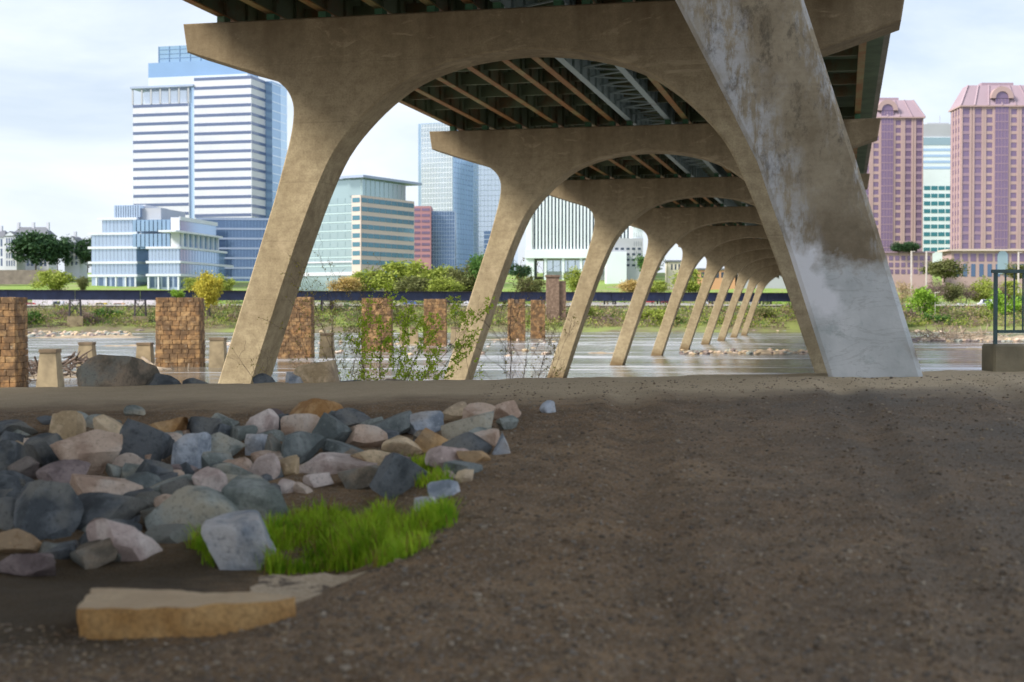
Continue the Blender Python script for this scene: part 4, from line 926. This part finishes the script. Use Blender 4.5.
# -- dark glass annex
b = B('glass_annex', 'dark blue glass annex between the low glass office and the striped high-rise', 224, 700, -6, 287)
uR = b.uR(225.5); w = b.uF(196)
b.block('wall', 'g_deep', -b.uF(224)-22, w, 0, 24, b.zb, b.z(217.5))
for j in range(7): z = b.z(218+j*9.8); box('floor_line', 'p_bluegrey', b.e, -w, 22.0, -.25, .2, z-.9, z)
for i in range(14): box('mullion', 'g_blue', b.e, 1+i*1.6, 1.15+i*1.6, -.12, .1, b.zb, b.z(218))
# -- low glass office
b = B('glass_office', 'low white and blue glass office with stepped floors below the striped high-rise', 137, 640, 10, 288)
uL = b.uF(92); uP = b.uR(152)
zf = [b.z(q) for q in (288, 275.5, 262.5, 247.5, 233.5, 219)]
b.block('wall', 'g_office', 0, uL, 0, uP+20, b.zb, zf[4]); b.block('wall', 'g_office', 0, b.uF(103), 0, uP+20, zf[4], zf[5])
for j in range(1, 5):
    uu = uL if j < 4 else b.uF(103); n = 12 if j < 4 else 9
    b.F('floor_slab', 'p_lilac', -.6, (uL if j < 5 else uu)+1.4, zf[j]-.55, zf[j]+.55, .9)
    b.grid('F', 'window', 'g_office' if j > 0 else 'g_deep', .1, uu-.1, zf[j]+.6, zf[j+1]-.6, n, 1, .28, 0, .14)
    b.Rr('window_band', 'g_blue', .1, uP, zf[j]+.6, zf[j+1]-.6, .1); b.Rr('floor_slab', 'p_lilac', 0, uP+2, zf[j]-.5, zf[j]+.5, .5)
    b.fins('F', 'mullion', 'p_bluegrey', .1, uu-.1, zf[j]+.6, zf[j+1]-.6, n, .16, .2)
b.F('roof_slab', 'p_lilac', -.6, b.uF(99), zf[5]-.4, zf[5]+.7, 1.2); b.Rr('roof_slab', 'p_lilac', -.6, uP+2, zf[5]-.4, zf[5]+.7, .8)
b.grid('F', 'window', 'g_deep', .2, uL-3, b.z(287), zf[1]-.8, 6, 1, 1.1, 0, .1); b.fins('F', 'column', 'p_lilac', .5, uL-2.5, b.zb, zf[1]-.4, 4, .7, .6)
b.block('penthouse', 'p_lilac', -2, b.uF(114), 5, 30, zf[5]+.7, b.z(204)); b.grid('F', 'penthouse_panel', 'g_office', -1.8, b.uF(114)-.1, zf[5]+.8, b.z(205), 11, 1, .3, 0, -4.85)
b2 = B('glass_office_wing', 'right wing of the low glass office, dark glass side with columns on top', 180, 628, 10, 288)
uW, uR = b2.uF(149), b2.uR(225); zf = [b2.z(q) for q in (288, 275, 262, 247.5, 232.5, 218)]
b2.block('wall', 'g_office', 0, uW, 0, uR, b2.zb, zf[3]); b2.block('upper_wall', 'g_blue', -.0, uW*.2, 1, uR*.8, zf[3], zf[5]); b2.block('upper_back', 'g_blue', uW*.2, uW+8, 9, uR*.8, zf[3], zf[5])
b2.grid('F', 'window', 'g_blue', uW*.3, uW+7.8, zf[3]+.5, zf[4]-.4, 9, 1, .4, 0, -8.8)
b2.grid('F', 'window', 'g_blue', uW*.3, uW+7.8, zf[4]+.7, zf[5]-.6, 9, 1, .4, 0, -8.8)
b2.F('floor_slab', 'p_lilac', uW*.3, uW+8, zf[4]-.4, zf[4]+.4, -8.0, 9)
b2.F('white_pier', 'p_lilac', 0, uW*.28, zf[3], zf[5]+.3, .1, .6)
for j in (1, 2):
    b2.grid('F', 'window', 'g_office', .1, uW-.1, zf[j]+.6, zf[j+1]-.6, 9, 1, .28, 0, .14); b2.fins('F', 'mullion', 'p_bluegrey', .1, uW-.1, zf[j]+.6, zf[j+1]-.6, 9, .16, .2)
    b2.grid('Rr', 'window', 'g_blue', .2, uR-.2, zf[j]+.5, zf[j+1]-.5, 16, 1, .5, 0, .14)
for j in (1, 2, 3): b2.F('floor_slab', 'p_lilac', -.8, uW+1, zf[j]-.5, zf[j]+.5, .9); b2.Rr('floor_slab', 'p_lilac', -.5, uR+ (9 if j == 2 else 1), zf[j]-.5, zf[j]+.5, 1.0)
b2.Rr('canopy', 'p_lilac', -9, uR*.85, zf[4]-.2, zf[4]+.6, 2.2, 6); b2.fins('Rr', 'column', 'p_lilac', 1.5, uR*.8, zf[3], zf[4], 7, .7, 1.2); b2.Rr('parapet', 'p_lilac', 0, uR*.82, zf[5]-1, zf[5]+.7, .4)
b2.grid('F', 'window', 'g_deep', .3, uW-.3, b2.z(287), zf[1]-.8, 5, 1, 1.0, 0, .1); b2.fins('F', 'column', 'p_lilac', .5, uW, b2.zb, zf[1]-.4, 3, .7, .6); b2.grid('Rr', 'window', 'g_deep', .3, uR-.3, b2.z(287), zf[1]-.8, 12, 1, .9, 0, .1)
b2.block('roof_plant', 'p_grey', uW*.9, uW+12, 10, uR*.7, zf[5]+.1, b2.z(206))
# -- teal and beige office
b = B('banded_office', 'teal glass and beige banded office with an overhanging roof, right of the first slanted leg', 361, 610, 30, 290)
uR = b.uR(414.5); uG = b.uF(352); uL = b.uF(290)
zt = b.z(195); pz = (zt-b.z(266))/8
b.block('wall', 'p_beige', 0, uG, 0, uR, b.zb, zt); b.block('glass_wing', 'g_teal', uG, uL, 2.5, uR*.6, b.zb, b.z(178)); b.block('top_floor', 'g_teal', -.0, uG+3, 1.5, uR*.83, zt, b.z(178))
nb = 8
for j in range(nb):
    z = zt-(j+1)*pz
    b.F('window', 'g_tealdark', .5, uG-.4, z+.2*pz, z+.72*pz, .1)
    du = (uR-.8)/9
    for i in range(9): b.Rr('window', 'g_tealdark', .5+i*du+.15, .5+(i+1)*du-.15, z+.2*pz, z+.72*pz, .1)
    b.F('glass_floor_line', 'p_teal', uG+.2, uL, z+.0, z+.5, -2.3, 2.6)
    for i in range(8): u = uG+1+i*(uL-uG-1)/8; b.F('window', 'g_teal', u+.2, u+(uL-uG)/8-.2, z+.22*pz, z+.85*pz, -2.4, 2.6)
b.block('roof', 'p_bluegrey', -3.2, uG+4, -2.5, uR+1.5, b.z(178), b.z(175.5)); b.block('roof', 'p_bluegrey', uG+4, uL+2, 0, uR*.7, b.z(178), b.z(175.6))
for i in range(10): u = .3+i*uR*.083; b.Rr('top_mullion', 'p_teal', u, u+.25, zt, b.z(178), .1, .1)
for i in range(7): du = uR/7; b.Rr('ground_window', 'g_tealdark', du*i+.7, du*(i+1)-.7, b.z(281), b.z(270), .1)
b.F('podium_band', 'p_white', uG, uL, b.z(275), b.z(271.5), -1.8, 2.6); b.F('podium_band', 'p_white', uG, uL, b.z(262), b.z(260.5), -1.8, 2.6)
# -- mirrored skyscraper pair
b = B('mirrored_tower', 'tall pale mirrored glass skyscraper with a blue side', 453, 900, 22, 270)
uL, uR = b.uF(418.5), b.uR(473); zt = b.z(122)
b.block('wall', 'g_sky', 0, uL, 0, uR, b.zb, zt); b.F('pale_face', 'g_pale', .3, uL-2.2, b.zb, zt-.5, .15)
b.Rr('blue_face', 'g_blue', .2, uR, b.zb, zt-1, .15)
for j in range(34): z = zt-3-j*3.2; b.F('floor_line', 'p_lilac', .3, uL-2.2, z, z+.35, .25); b.Rr('floor_line', 'g_deep', .2, uR, z, z+.35, .22)
b.fins('F', 'mullion', 'p_lilac', .4, uL-2.3, b.zb, zt-.5, 11, .22, .3); b.fins('Rr', 'mullion', 'g_sky', .3, uR, b.zb, zt-1, 7, .3, .3)
b = B('mirrored_slab', 'pale blue mirrored glass block right of the tall skyscraper', 514, 940, 6, 270)
uL = b.uF(470); zt = b.z(160); b.block('wall', 'g_sky', 0, uL, 0, 25, b.zb, zt); b.F('pale_face', 'g_pale', .2, uL, b.zb, zt-.3, .12)
for j in range(28): z = zt-3-j*3.4; b.F('floor_line', 'p_lilac', .2, uL, z, z+.3, .2)
b.fins('F', 'mullion', 'p_lilac', .4, uL, b.zb, zt-.5, 12, .2, .24)
# -- pink and navy blocks in front
b = B('pink_block', 'pink-red office block in front of the mirrored skyscraper', 431, 760, 0, 270)
uL = b.uF(412); zt = b.z(206); b.block('wall', 'p_pink', 0, uL, 0, 20, b.zb, zt); pz = (zt-b.z(258))/9
for j in range(9):
    for i in range(2): b.F('window', 'g_purple', .6+i*uL*.5, .6+uL*.42+i*uL*.5, zt-(j+.85)*pz, zt-(j+.4)*pz, .12)
b = B('navy_block', 'dark navy glass block right of the pink one', 455, 765, 0, 270)
uL = b.uF(431); zt = b.z(211); b.block('wall', 'g_deep', 0, uL, 0, 20, b.zb, zt)
for j in range(13): b.F('floor_line', 'p_bluegrey', .1, uL, zt-.5-j*2.1, zt-.28-j*2.1, .15)
b.fins('F', 'mullion', 'p_bluegrey', .1, uL-.1, b.zb, zt, 9, .18, .15)
b = B('small_dark_tower', 'small dark blue tower peeking out beside the second slanted leg', 503, 900, 0, 270); zt = b.z(231); b.block('wall', 'g_deep', 0, b.uF(484), 0, 12, b.zb, zt)
for j in range(8): b.F('floor_line', 'p_bluegrey', 0.1, b.uF(484), zt-2.5-j*3, zt-2-j*3, .15)
# -- striped white building (vertical fins)
b = B('finned_building', 'white office building with close vertical fins between the second and third bridge legs', 640, 720, 4, 275)
uL = b.uF(533); zt = b.z(160); z0 = b.z(249)
b.block('wall', 'g_dark', 0, uL, 0, 40, z0, zt); b.block('white_band', 'p_cool', -1, uL+4, -2, 40, b.z(258), z0); b.block('base', 'p_grey', 2, uL-5, 4, 38, b.zb, b.z(258)); n = 31
b.fins('F', 'fin', 'p_cool', 0, uL, z0, zt, n, .95, .9); b.F('corner_pier', 'p_cool', uL-.5, b.uF(526), b.zb, zt, .9, 30)
for i in range(6): u = uL*(i+.3)/6; b.F('column', 'p_cool', u-.6, u+.6, b.zb, b.z(258), 1)
for i in range(12): u = 3+i*(uL-9)/12; b.F('window', 'g_pale', u, u+(uL-9)/12-.5, b.z(271), b.z(260), -3.8, 4.1)
b = B('pale_block', 'pale grey block right of the striped white building, seen through the arch', 643, 690, 0, 278); zt = b.z(232); b.block('wall', 'p_grey', 0, b.uF(608), 0, 20, b.zb, zt-3); b.block('tower', 'p_cool', 0, b.uF(632), 1, 18, zt-3.0, zt+6)
b.grid('F', 'window', 'g_dark', .5, b.uF(633), zt-12, zt+5, 4, 4, 1.0, 2.0, .1); b.block('low_wing', 'p_cool', b.uF(626), b.uF(606), -3, 10, b.zb, b.z(252)); b.grid('F', 'window', 'g_dark', .5, b.uF(608), b.z(268), b.z(246), 6, 4, 1.2, 1.6, .1)
for i, (a, c, t, m, l) in enumerate([(668, 690, 262, 'p_cream', 'low cream house on the hill between far bridge legs'), (698, 735, 270, 'p_orange', 'low orange-tan warehouse seen between far bridge legs'), (738, 790, 268, 'p_grey', 'low grey shed at the far end of the bridge')]):
    b = B('low_building', l, c, 640, 0, 284); u = b.uF(a); b.block('wall', m, 0, u, 0, 12, b.zb, b.z(t)); b.block('roof', 'p_slate', -.5, u+.5, -.5, 12.5, b.z(t), b.z(t)+.8); b.grid('F', 'window', 'g_dark', .8, u-.8, b.z(t+8), b.z(t+2), 5, 1, 1.0, .2, .1)
# -- purple-pink twin towers
def twin(pxc0, pxc1, Y, py_e, py_t, pybase, label, side):
    """front face spans pxc0..pxc1"""
    b = B('purple_tower', label, pxc1, Y, 0, pybase); Wd = b.uF(pxc0); ze, zt = b.z(py_e), b.z(py_t); dp = 17
    b.block('wall', 'p_mauve', 0, Wd, 0, dp, b.zb, ze)
    cx = Wd/2; bw = Wd*.165
    # pilasters, bay, windows
    cols = [(.0, .115), (.15, .265), (.295, .40)]
    nf = int((ze-b.zb)/4.1); pz = 4.1
    for a, c in cols:
        for mir in (0, 1):
            u0, u1 = (a*Wd, c*Wd) if not mir else (Wd-c*Wd, Wd-a*Wd)
            outer_ = a < .29
            b.F('pilaster', 'p_rose', u0-.55 if u0 > .6 else u0, u0+.55, b.zb, ze, .5); b.F('pilaster', 'p_rose', u1-.55, min(u1+.55, Wd), b.zb, ze, .5)
            for j in range(nf):
                z = ze-(j+1)*pz-1.0
                b.F('window', 'g_purple', u0+.6, u1-.6, z+.5, z+3.3, .16)
                b.F('spandrel', 'p_rose' if not outer_ else 'p_mauve', u0+.55, u1-.55, z+3.35, z+4.85, .3)
    zb_ = ze+3.4
    b.F('glass_bay', 'g_purple', cx-bw/2, cx+bw/2, b.zb, zb_-.2, .7)
    b.fins('F', 'bay_mullion', 'p_mauve', cx-bw/2, cx+bw/2, b.zb, zb_-.2, 4, .18, .8)
    for j in range(nf): b.F('bay_line', 'p_mauve', cx-bw/2, cx+bw/2, ze-(j+1)*pz, ze-(j+1)*pz+.5, .78)
    # arched head
    bm = bmesh.new(); ro, ri = bw*.5+2.3, bw*.5; nn = 16; f0 = []; 
    for r in (ri, ro):
        for yy in (-1.3, 6): f0.append([bm.verts.new((-cx+r*math.cos(math.pi*i/nn), yy, zb_+r*math.sin(math.pi*i/nn)*1.05)) for i in range(nn+1)])
    for i in range(nn):
        for p, q in ((0, 1), (1, 3), (3, 2), (2, 0)): bm.faces.new((f0[p][i], f0[p][i+1], f0[q][i+1], f0[q][i]))
    bmesh.ops.recalc_face_normals(bm, faces=bm.faces); bm_obj('arch', bm, M['p_rose'], b.e)
    bm = bmesh.new(); va = [bm.verts.new((-cx+ri*math.cos(math.pi*i/nn), -.72, zb_+ri*math.sin(math.pi*i/nn)*1.05)) for i in range(nn+1)]; bm.faces.new(va); bm_obj('arch_window', bm, M['g_purple'], b.e)
    # mansard roof
    bm = bmesh.new(); x0, x1 = -Wd-.6, .6; ins = 5.0; lo = [(x0, -1), (x1, -1), (x1, dp+1), (x0, dp+1)]; hi = [(x0+ins, ins*.8), (x1-ins, ins*.8), (x1-ins, dp-ins), (x0+ins, dp-ins)]
    v = [bm.verts.new((*p, ze)) for p in lo]+[bm.verts.new((*p, zt)) for p in hi]
    for q in ((0,1,5,4),(1,2,6,5),(2,3,7,6),(3,0,4,7),(4,5,6,7)): bm.faces.new([v[i] for i in q])
    rf = bm_obj('roof', bm, M['p_roof'], b.e)
    for i in range(7):
        t = i/6; a = Vector((x0+(x1-x0)*t, -1.05, ze)); c = Vector((x0+ins+(x1-x0-2*ins)*t, ins*.8-.1, zt)); bar('roof_rib', 'p_roof', rf, a, c, .7)
    b.block('roof_crest', 'p_roof', Wd*.3, Wd*.7, 6, dp-6, zt-.5, zt+1.6)
    box('cornice', 'p_rose', b.e, x0-.3, x1+.3, -1.3, dp+1.3, ze-.7, ze-.01)
    # left side wall strips
    for j in range(nf): box('side_window', 'g_purple', b.e, -Wd-.15, -Wd+.1, 2, dp-2, ze-(j+1)*pz, ze-(j+1)*pz+2.2)
    for k in range(4): box('side_pilaster', 'p_rose', b.e, -Wd-.4, -Wd+.1, k*dp/4+.2, k*dp/4+1.6, b.zb, ze-.8)
    return b
twin(850, 922, 760, 117, 99, 262, 'left of the two purple-pink towers with mansard roofs, partly behind the bridge', 0)
twin(960, 1040, 700, 105.5, 84, 275, 'right of the two purple-pink towers, cut by the picture edge', 1)
# -- white tower between
b = B('white_tower', 'white office tower with teal window rows between the two purple towers', 975, 850, 0, 262)
uL = b.uF(921); zt = b.z(137); b.block('wall', 'p_cool', 0, uL, 0, 25, b.zb, zt); b.block('crown', 'p_grey', .6, uL-.1, .5, 24, zt, b.z(124)); b.F('crown_glass', 'g_teal', .2, uL-.2, b.z(145), zt-.3, .15)
for j in range(4): b.F('window_band', 'g_sky', .2, uL-.3, b.z(151+j*6), b.z(148.5+j*6), .12)
for j in range(9):
    for i in range(7): u = 1+i*(uL-2)/7; b.F('window', 'g_green', u+.3, u+(uL-2)/7-.3, b.z(190+j*7.7), b.z(186+j*7.7), .12)
bar('antenna', 'p_grey', b.e, (-uL*.6, 8, b.z(124)), (-uL*.6, 8, b.z(114)), .35); b.block('roof_plant', 'p_grey', uL*.45, uL*.85, 6, 15, b.z(124.001), b.z(121.5))
# -- podiums
b = B('pink_podium', 'low pink podium building with two roof trees right of the patched leg', 932, 640, 0, 280); uL = b.uF(880); zt = b.z(253); b.block('wall', 'p_rose', 0, uL, 0, 14, b.zb, zt); b.block('roof_slab', 'p_mauve', -.8, uL+.8, -.8, 14.8, zt, zt+.7); b.grid('F', 'window', 'g_purple', .6, uL-.6, b.z(275), zt-.8, 8, 3, .9, 1.0, .12)
b = B('pink_podium', 'low pink podium of the right purple tower with arched teal window', 1060, 650, 0, 282); uL = b.uF(951); zt = b.z(251); b.block('wall', 'p_rose', 0, uL, 0, 14, b.zb, zt); b.block('roof_slab', 'p_beige', -.8, uL+2, -1.5, 14.8, zt, zt+.8); b.grid('F', 'window', 'g_purple', .6, uL-.6, b.z(262), zt-.9, 13, 1, 1.2, .6, .12); b.grid('F', 'window', 'g_deep', .6, uL-.6, b.z(277), b.z(263.5), 13, 1, 1.8, .4, .12)
u = b.uF(1002); b.F('teal_window', 'g_teal', u-2.4, u+2.4, b.z(274), b.z(256), .35)
bm = bmesh.new(); bm.faces.new([bm.verts.new((-u+2.4*math.cos(math.pi*i/12), -.36, b.z(256.01)+2.4*math.sin(math.pi*i/12))) for i in range(13)]); bm_obj('window_arch', bm, M['g_teal'], b.e)
# -- white houses on the hill
def house(px0, px1, Y, pye, pyr, pybase, label, gable, chims, floors, cols, roofm='p_slate'):
    b = B('white_house', label, px1, Y, 3, pybase, 'house'); w = b.uF(px0); ze, zr = b.z(pye), b.z(pyr); d = 11
    b.block('wall', 'p_white', 0, w, 0, d, b.zb, ze)
    bm = bmesh.new()
    if gable: P = [(-w-.4, -.4, ze), (.4, -.4, ze), (.4, d, ze), (-w-.4, d, ze), (-w/2, -.4, zr), (-w/2, d, zr)]; F_ = [(0,1,4), (1,2,5,4), (2,3,5), (3,0,4,5), (3,2,1,0)]
    else: P = [(-w-.4, -.4, ze), (.4, -.4, ze), (.4, d, ze), (-w-.4, d, ze), (-w*.85, d*.4, zr), (-w*.15, d*.4, zr)]; F_ = [(0,1,5,4), (1,2,5), (2,3,4,5), (3,0,4), (3,2,1,0)]
    v = [bm.verts.new(p) for p in P]
    for f in F_: bm.faces.new([v[i] for i in f])
    rf = bm_obj('roof', bm, M[roofm], b.e)
    for c in chims: box('chimney', 'p_white', rf, -w*c-.6, -w*c+.6, d*.35, d*.5, ze, zr+2.4)
    if gable: 
        bm = bmesh.new(); bm.faces.new([bm.verts.new(p) for p in ((-w+.3, -.45, ze+.15), (-.3, -.45, ze+.15), (-w/2, -.45, zr-.5))]); bm_obj('gable', bm, M['p_lilac'], b.e)
    b.grid('F', 'window', 'g_navy', .6, w-.6, b.z(pybase-1), ze-.4, cols, floors, .9*w/cols*.5, 1.1, .1)
house(-12, 5, 705, 237, 230, 268, 'white house cut by the left picture edge', False, (.4,), 3, 4); house(5, 17, 690, 236, 231, 268, 'narrow white gabled house at far left', True, (), 4, 4)
house(12, 49, 715, 235, 226.5, 268, 'wide white house with tall chimneys behind the dark trees', False, (.9, .5, .1), 4, 8); house(65, 80, 700, 243, 236, 267, 'small white gabled house between the dark trees', True, (.5,), 4, 3)
M['lawnw'] = plain('garden_wall', (.22, .18, .16), .9, .3, .3); e = empty('garden_wall', (xat(20, 660), 660, zat(278, 660)-3)); tag(e, 'low brown garden wall below the white houses', 'wall'); box('wall', 'lawnw', e, -18, 18, 0, 1, 0, 3+(zat(270, 660)-zat(278, 660)))
# -- poles
M['pole'] = plain('pale_pole', (.60, .55, .50), .6, .1, 1)
for px, t, bt, Y, l in ((911, 251, 290, 560, 'left pale pole before the pink podium'), (926, 251, 290, 565, 'right pale pole before the pink podium'), (1018, 252, 300, 560, 'pale pole behind the railing'), (935, 292, 325, 450, 'thin pole standing on the far bank by the bright bush')):
    e = empty('light_pole', (xat(px, Y), Y, zat(bt, Y)-2)); tag(e, l, 'pole'); bar('shaft', 'pole', e, (0, 0, 0), (0, 0, zat(t, Y)-zat(bt, Y)+2), .5 if px != 935 else .22); bar('arm', 'pole', e, (0, 0, zat(t, Y)-zat(bt, Y)+1.8), (1.4, 0, zat(t, Y)-zat(bt, Y)+1.9), .2)
# -- parked cars and site vehicles
def car(px, Y, col, label, van=False, z=None):
    X = xat(px, Y); e = empty('parked_car', (X, Y, ground(X, Y) if z is None else z)); tag(e, label, 'car', 'vehicles on the far bank street'); L_ = 5.2 if van else 4.4; hc = 2.2 if van else 1.45
    bm = bmesh.new(); P = [(-L_/2, .35), (-L_/2, .85), (-L_/2+.9, .98 if not van else 1.2), (-L_/2+1.5, hc), (L_/2-.9 if not van else L_/2-.1, hc), (L_/2-.15, 1.0), (L_/2, .8), (L_/2, .35)]
    f = [bm.verts.new((x, -.88, z_)) for x, z_ in P]; k_ = [bm.verts.new((x, .88, z_)) for x, z_ in P]; bm.faces.new(f); bm.faces.new(list(reversed(k_)))
    for i in range(len(P)): bm.faces.new((f[i], k_[i], k_[(i+1) % len(P)], f[(i+1) % len(P)]))
    bmesh.ops.recalc_face_normals(bm, faces=bm.faces); bmesh.ops.bevel(bm, geom=bm.edges[:], offset=.06, segments=1, affect='EDGES'); bm_obj('body', bm, M[col], e)
    box('side_window', 'g_dark', e, -L_/2+1.5, L_/2-1.1, -.9, -.87, 1.02, hc-.1)
    for sx in (-L_/2+.85, L_/2-.85):
        vs = []; fs = []; tube(vs, fs, [Vector((sx, -.92, .33)), Vector((sx, -.65, .33))], [.33, .33], 12); fs.append(tuple(range(11, -1, -1))); mesh_obj('wheel', py_mesh('wheel', vs, fs, M['p_black']), None, e)
for px, Y, c, l, vn in ((57, 505, 'p_white', 'white van below the railway girder at left', True), (100, 505, 'p_yellow', 'yellow site vehicle by the hoarding', True), (118, 508, 'p_orange', 'orange site vehicle right of the yellow one', True), (30, 500, 'p_red', 'red car below the railway girder at far left', False), (84, 500, 'p_black', 'black car between the white van and the yellow site vehicle', False),
    (648, 500, 'p_red', 'red car between the fourth and fifth bridge legs', False), (668, 503, 'p_red', 'red van between far bridge legs', True), (702, 505, 'p_white', 'white car between far bridge legs', False), (752, 505, 'p_white', 'white van near the far end of the bridge', True), (410, 505, 'p_blue', 'blue car behind the leafy sapling', False), (960, 500, 'p_white', 'white car on the far street right of the patched leg', False), (985, 500, 'p_white', 'white van on the far street left of the railing', True), (470, 505, 'p_white', 'white car left of the second slanted leg', False)): car(px, Y, c, l, vn)
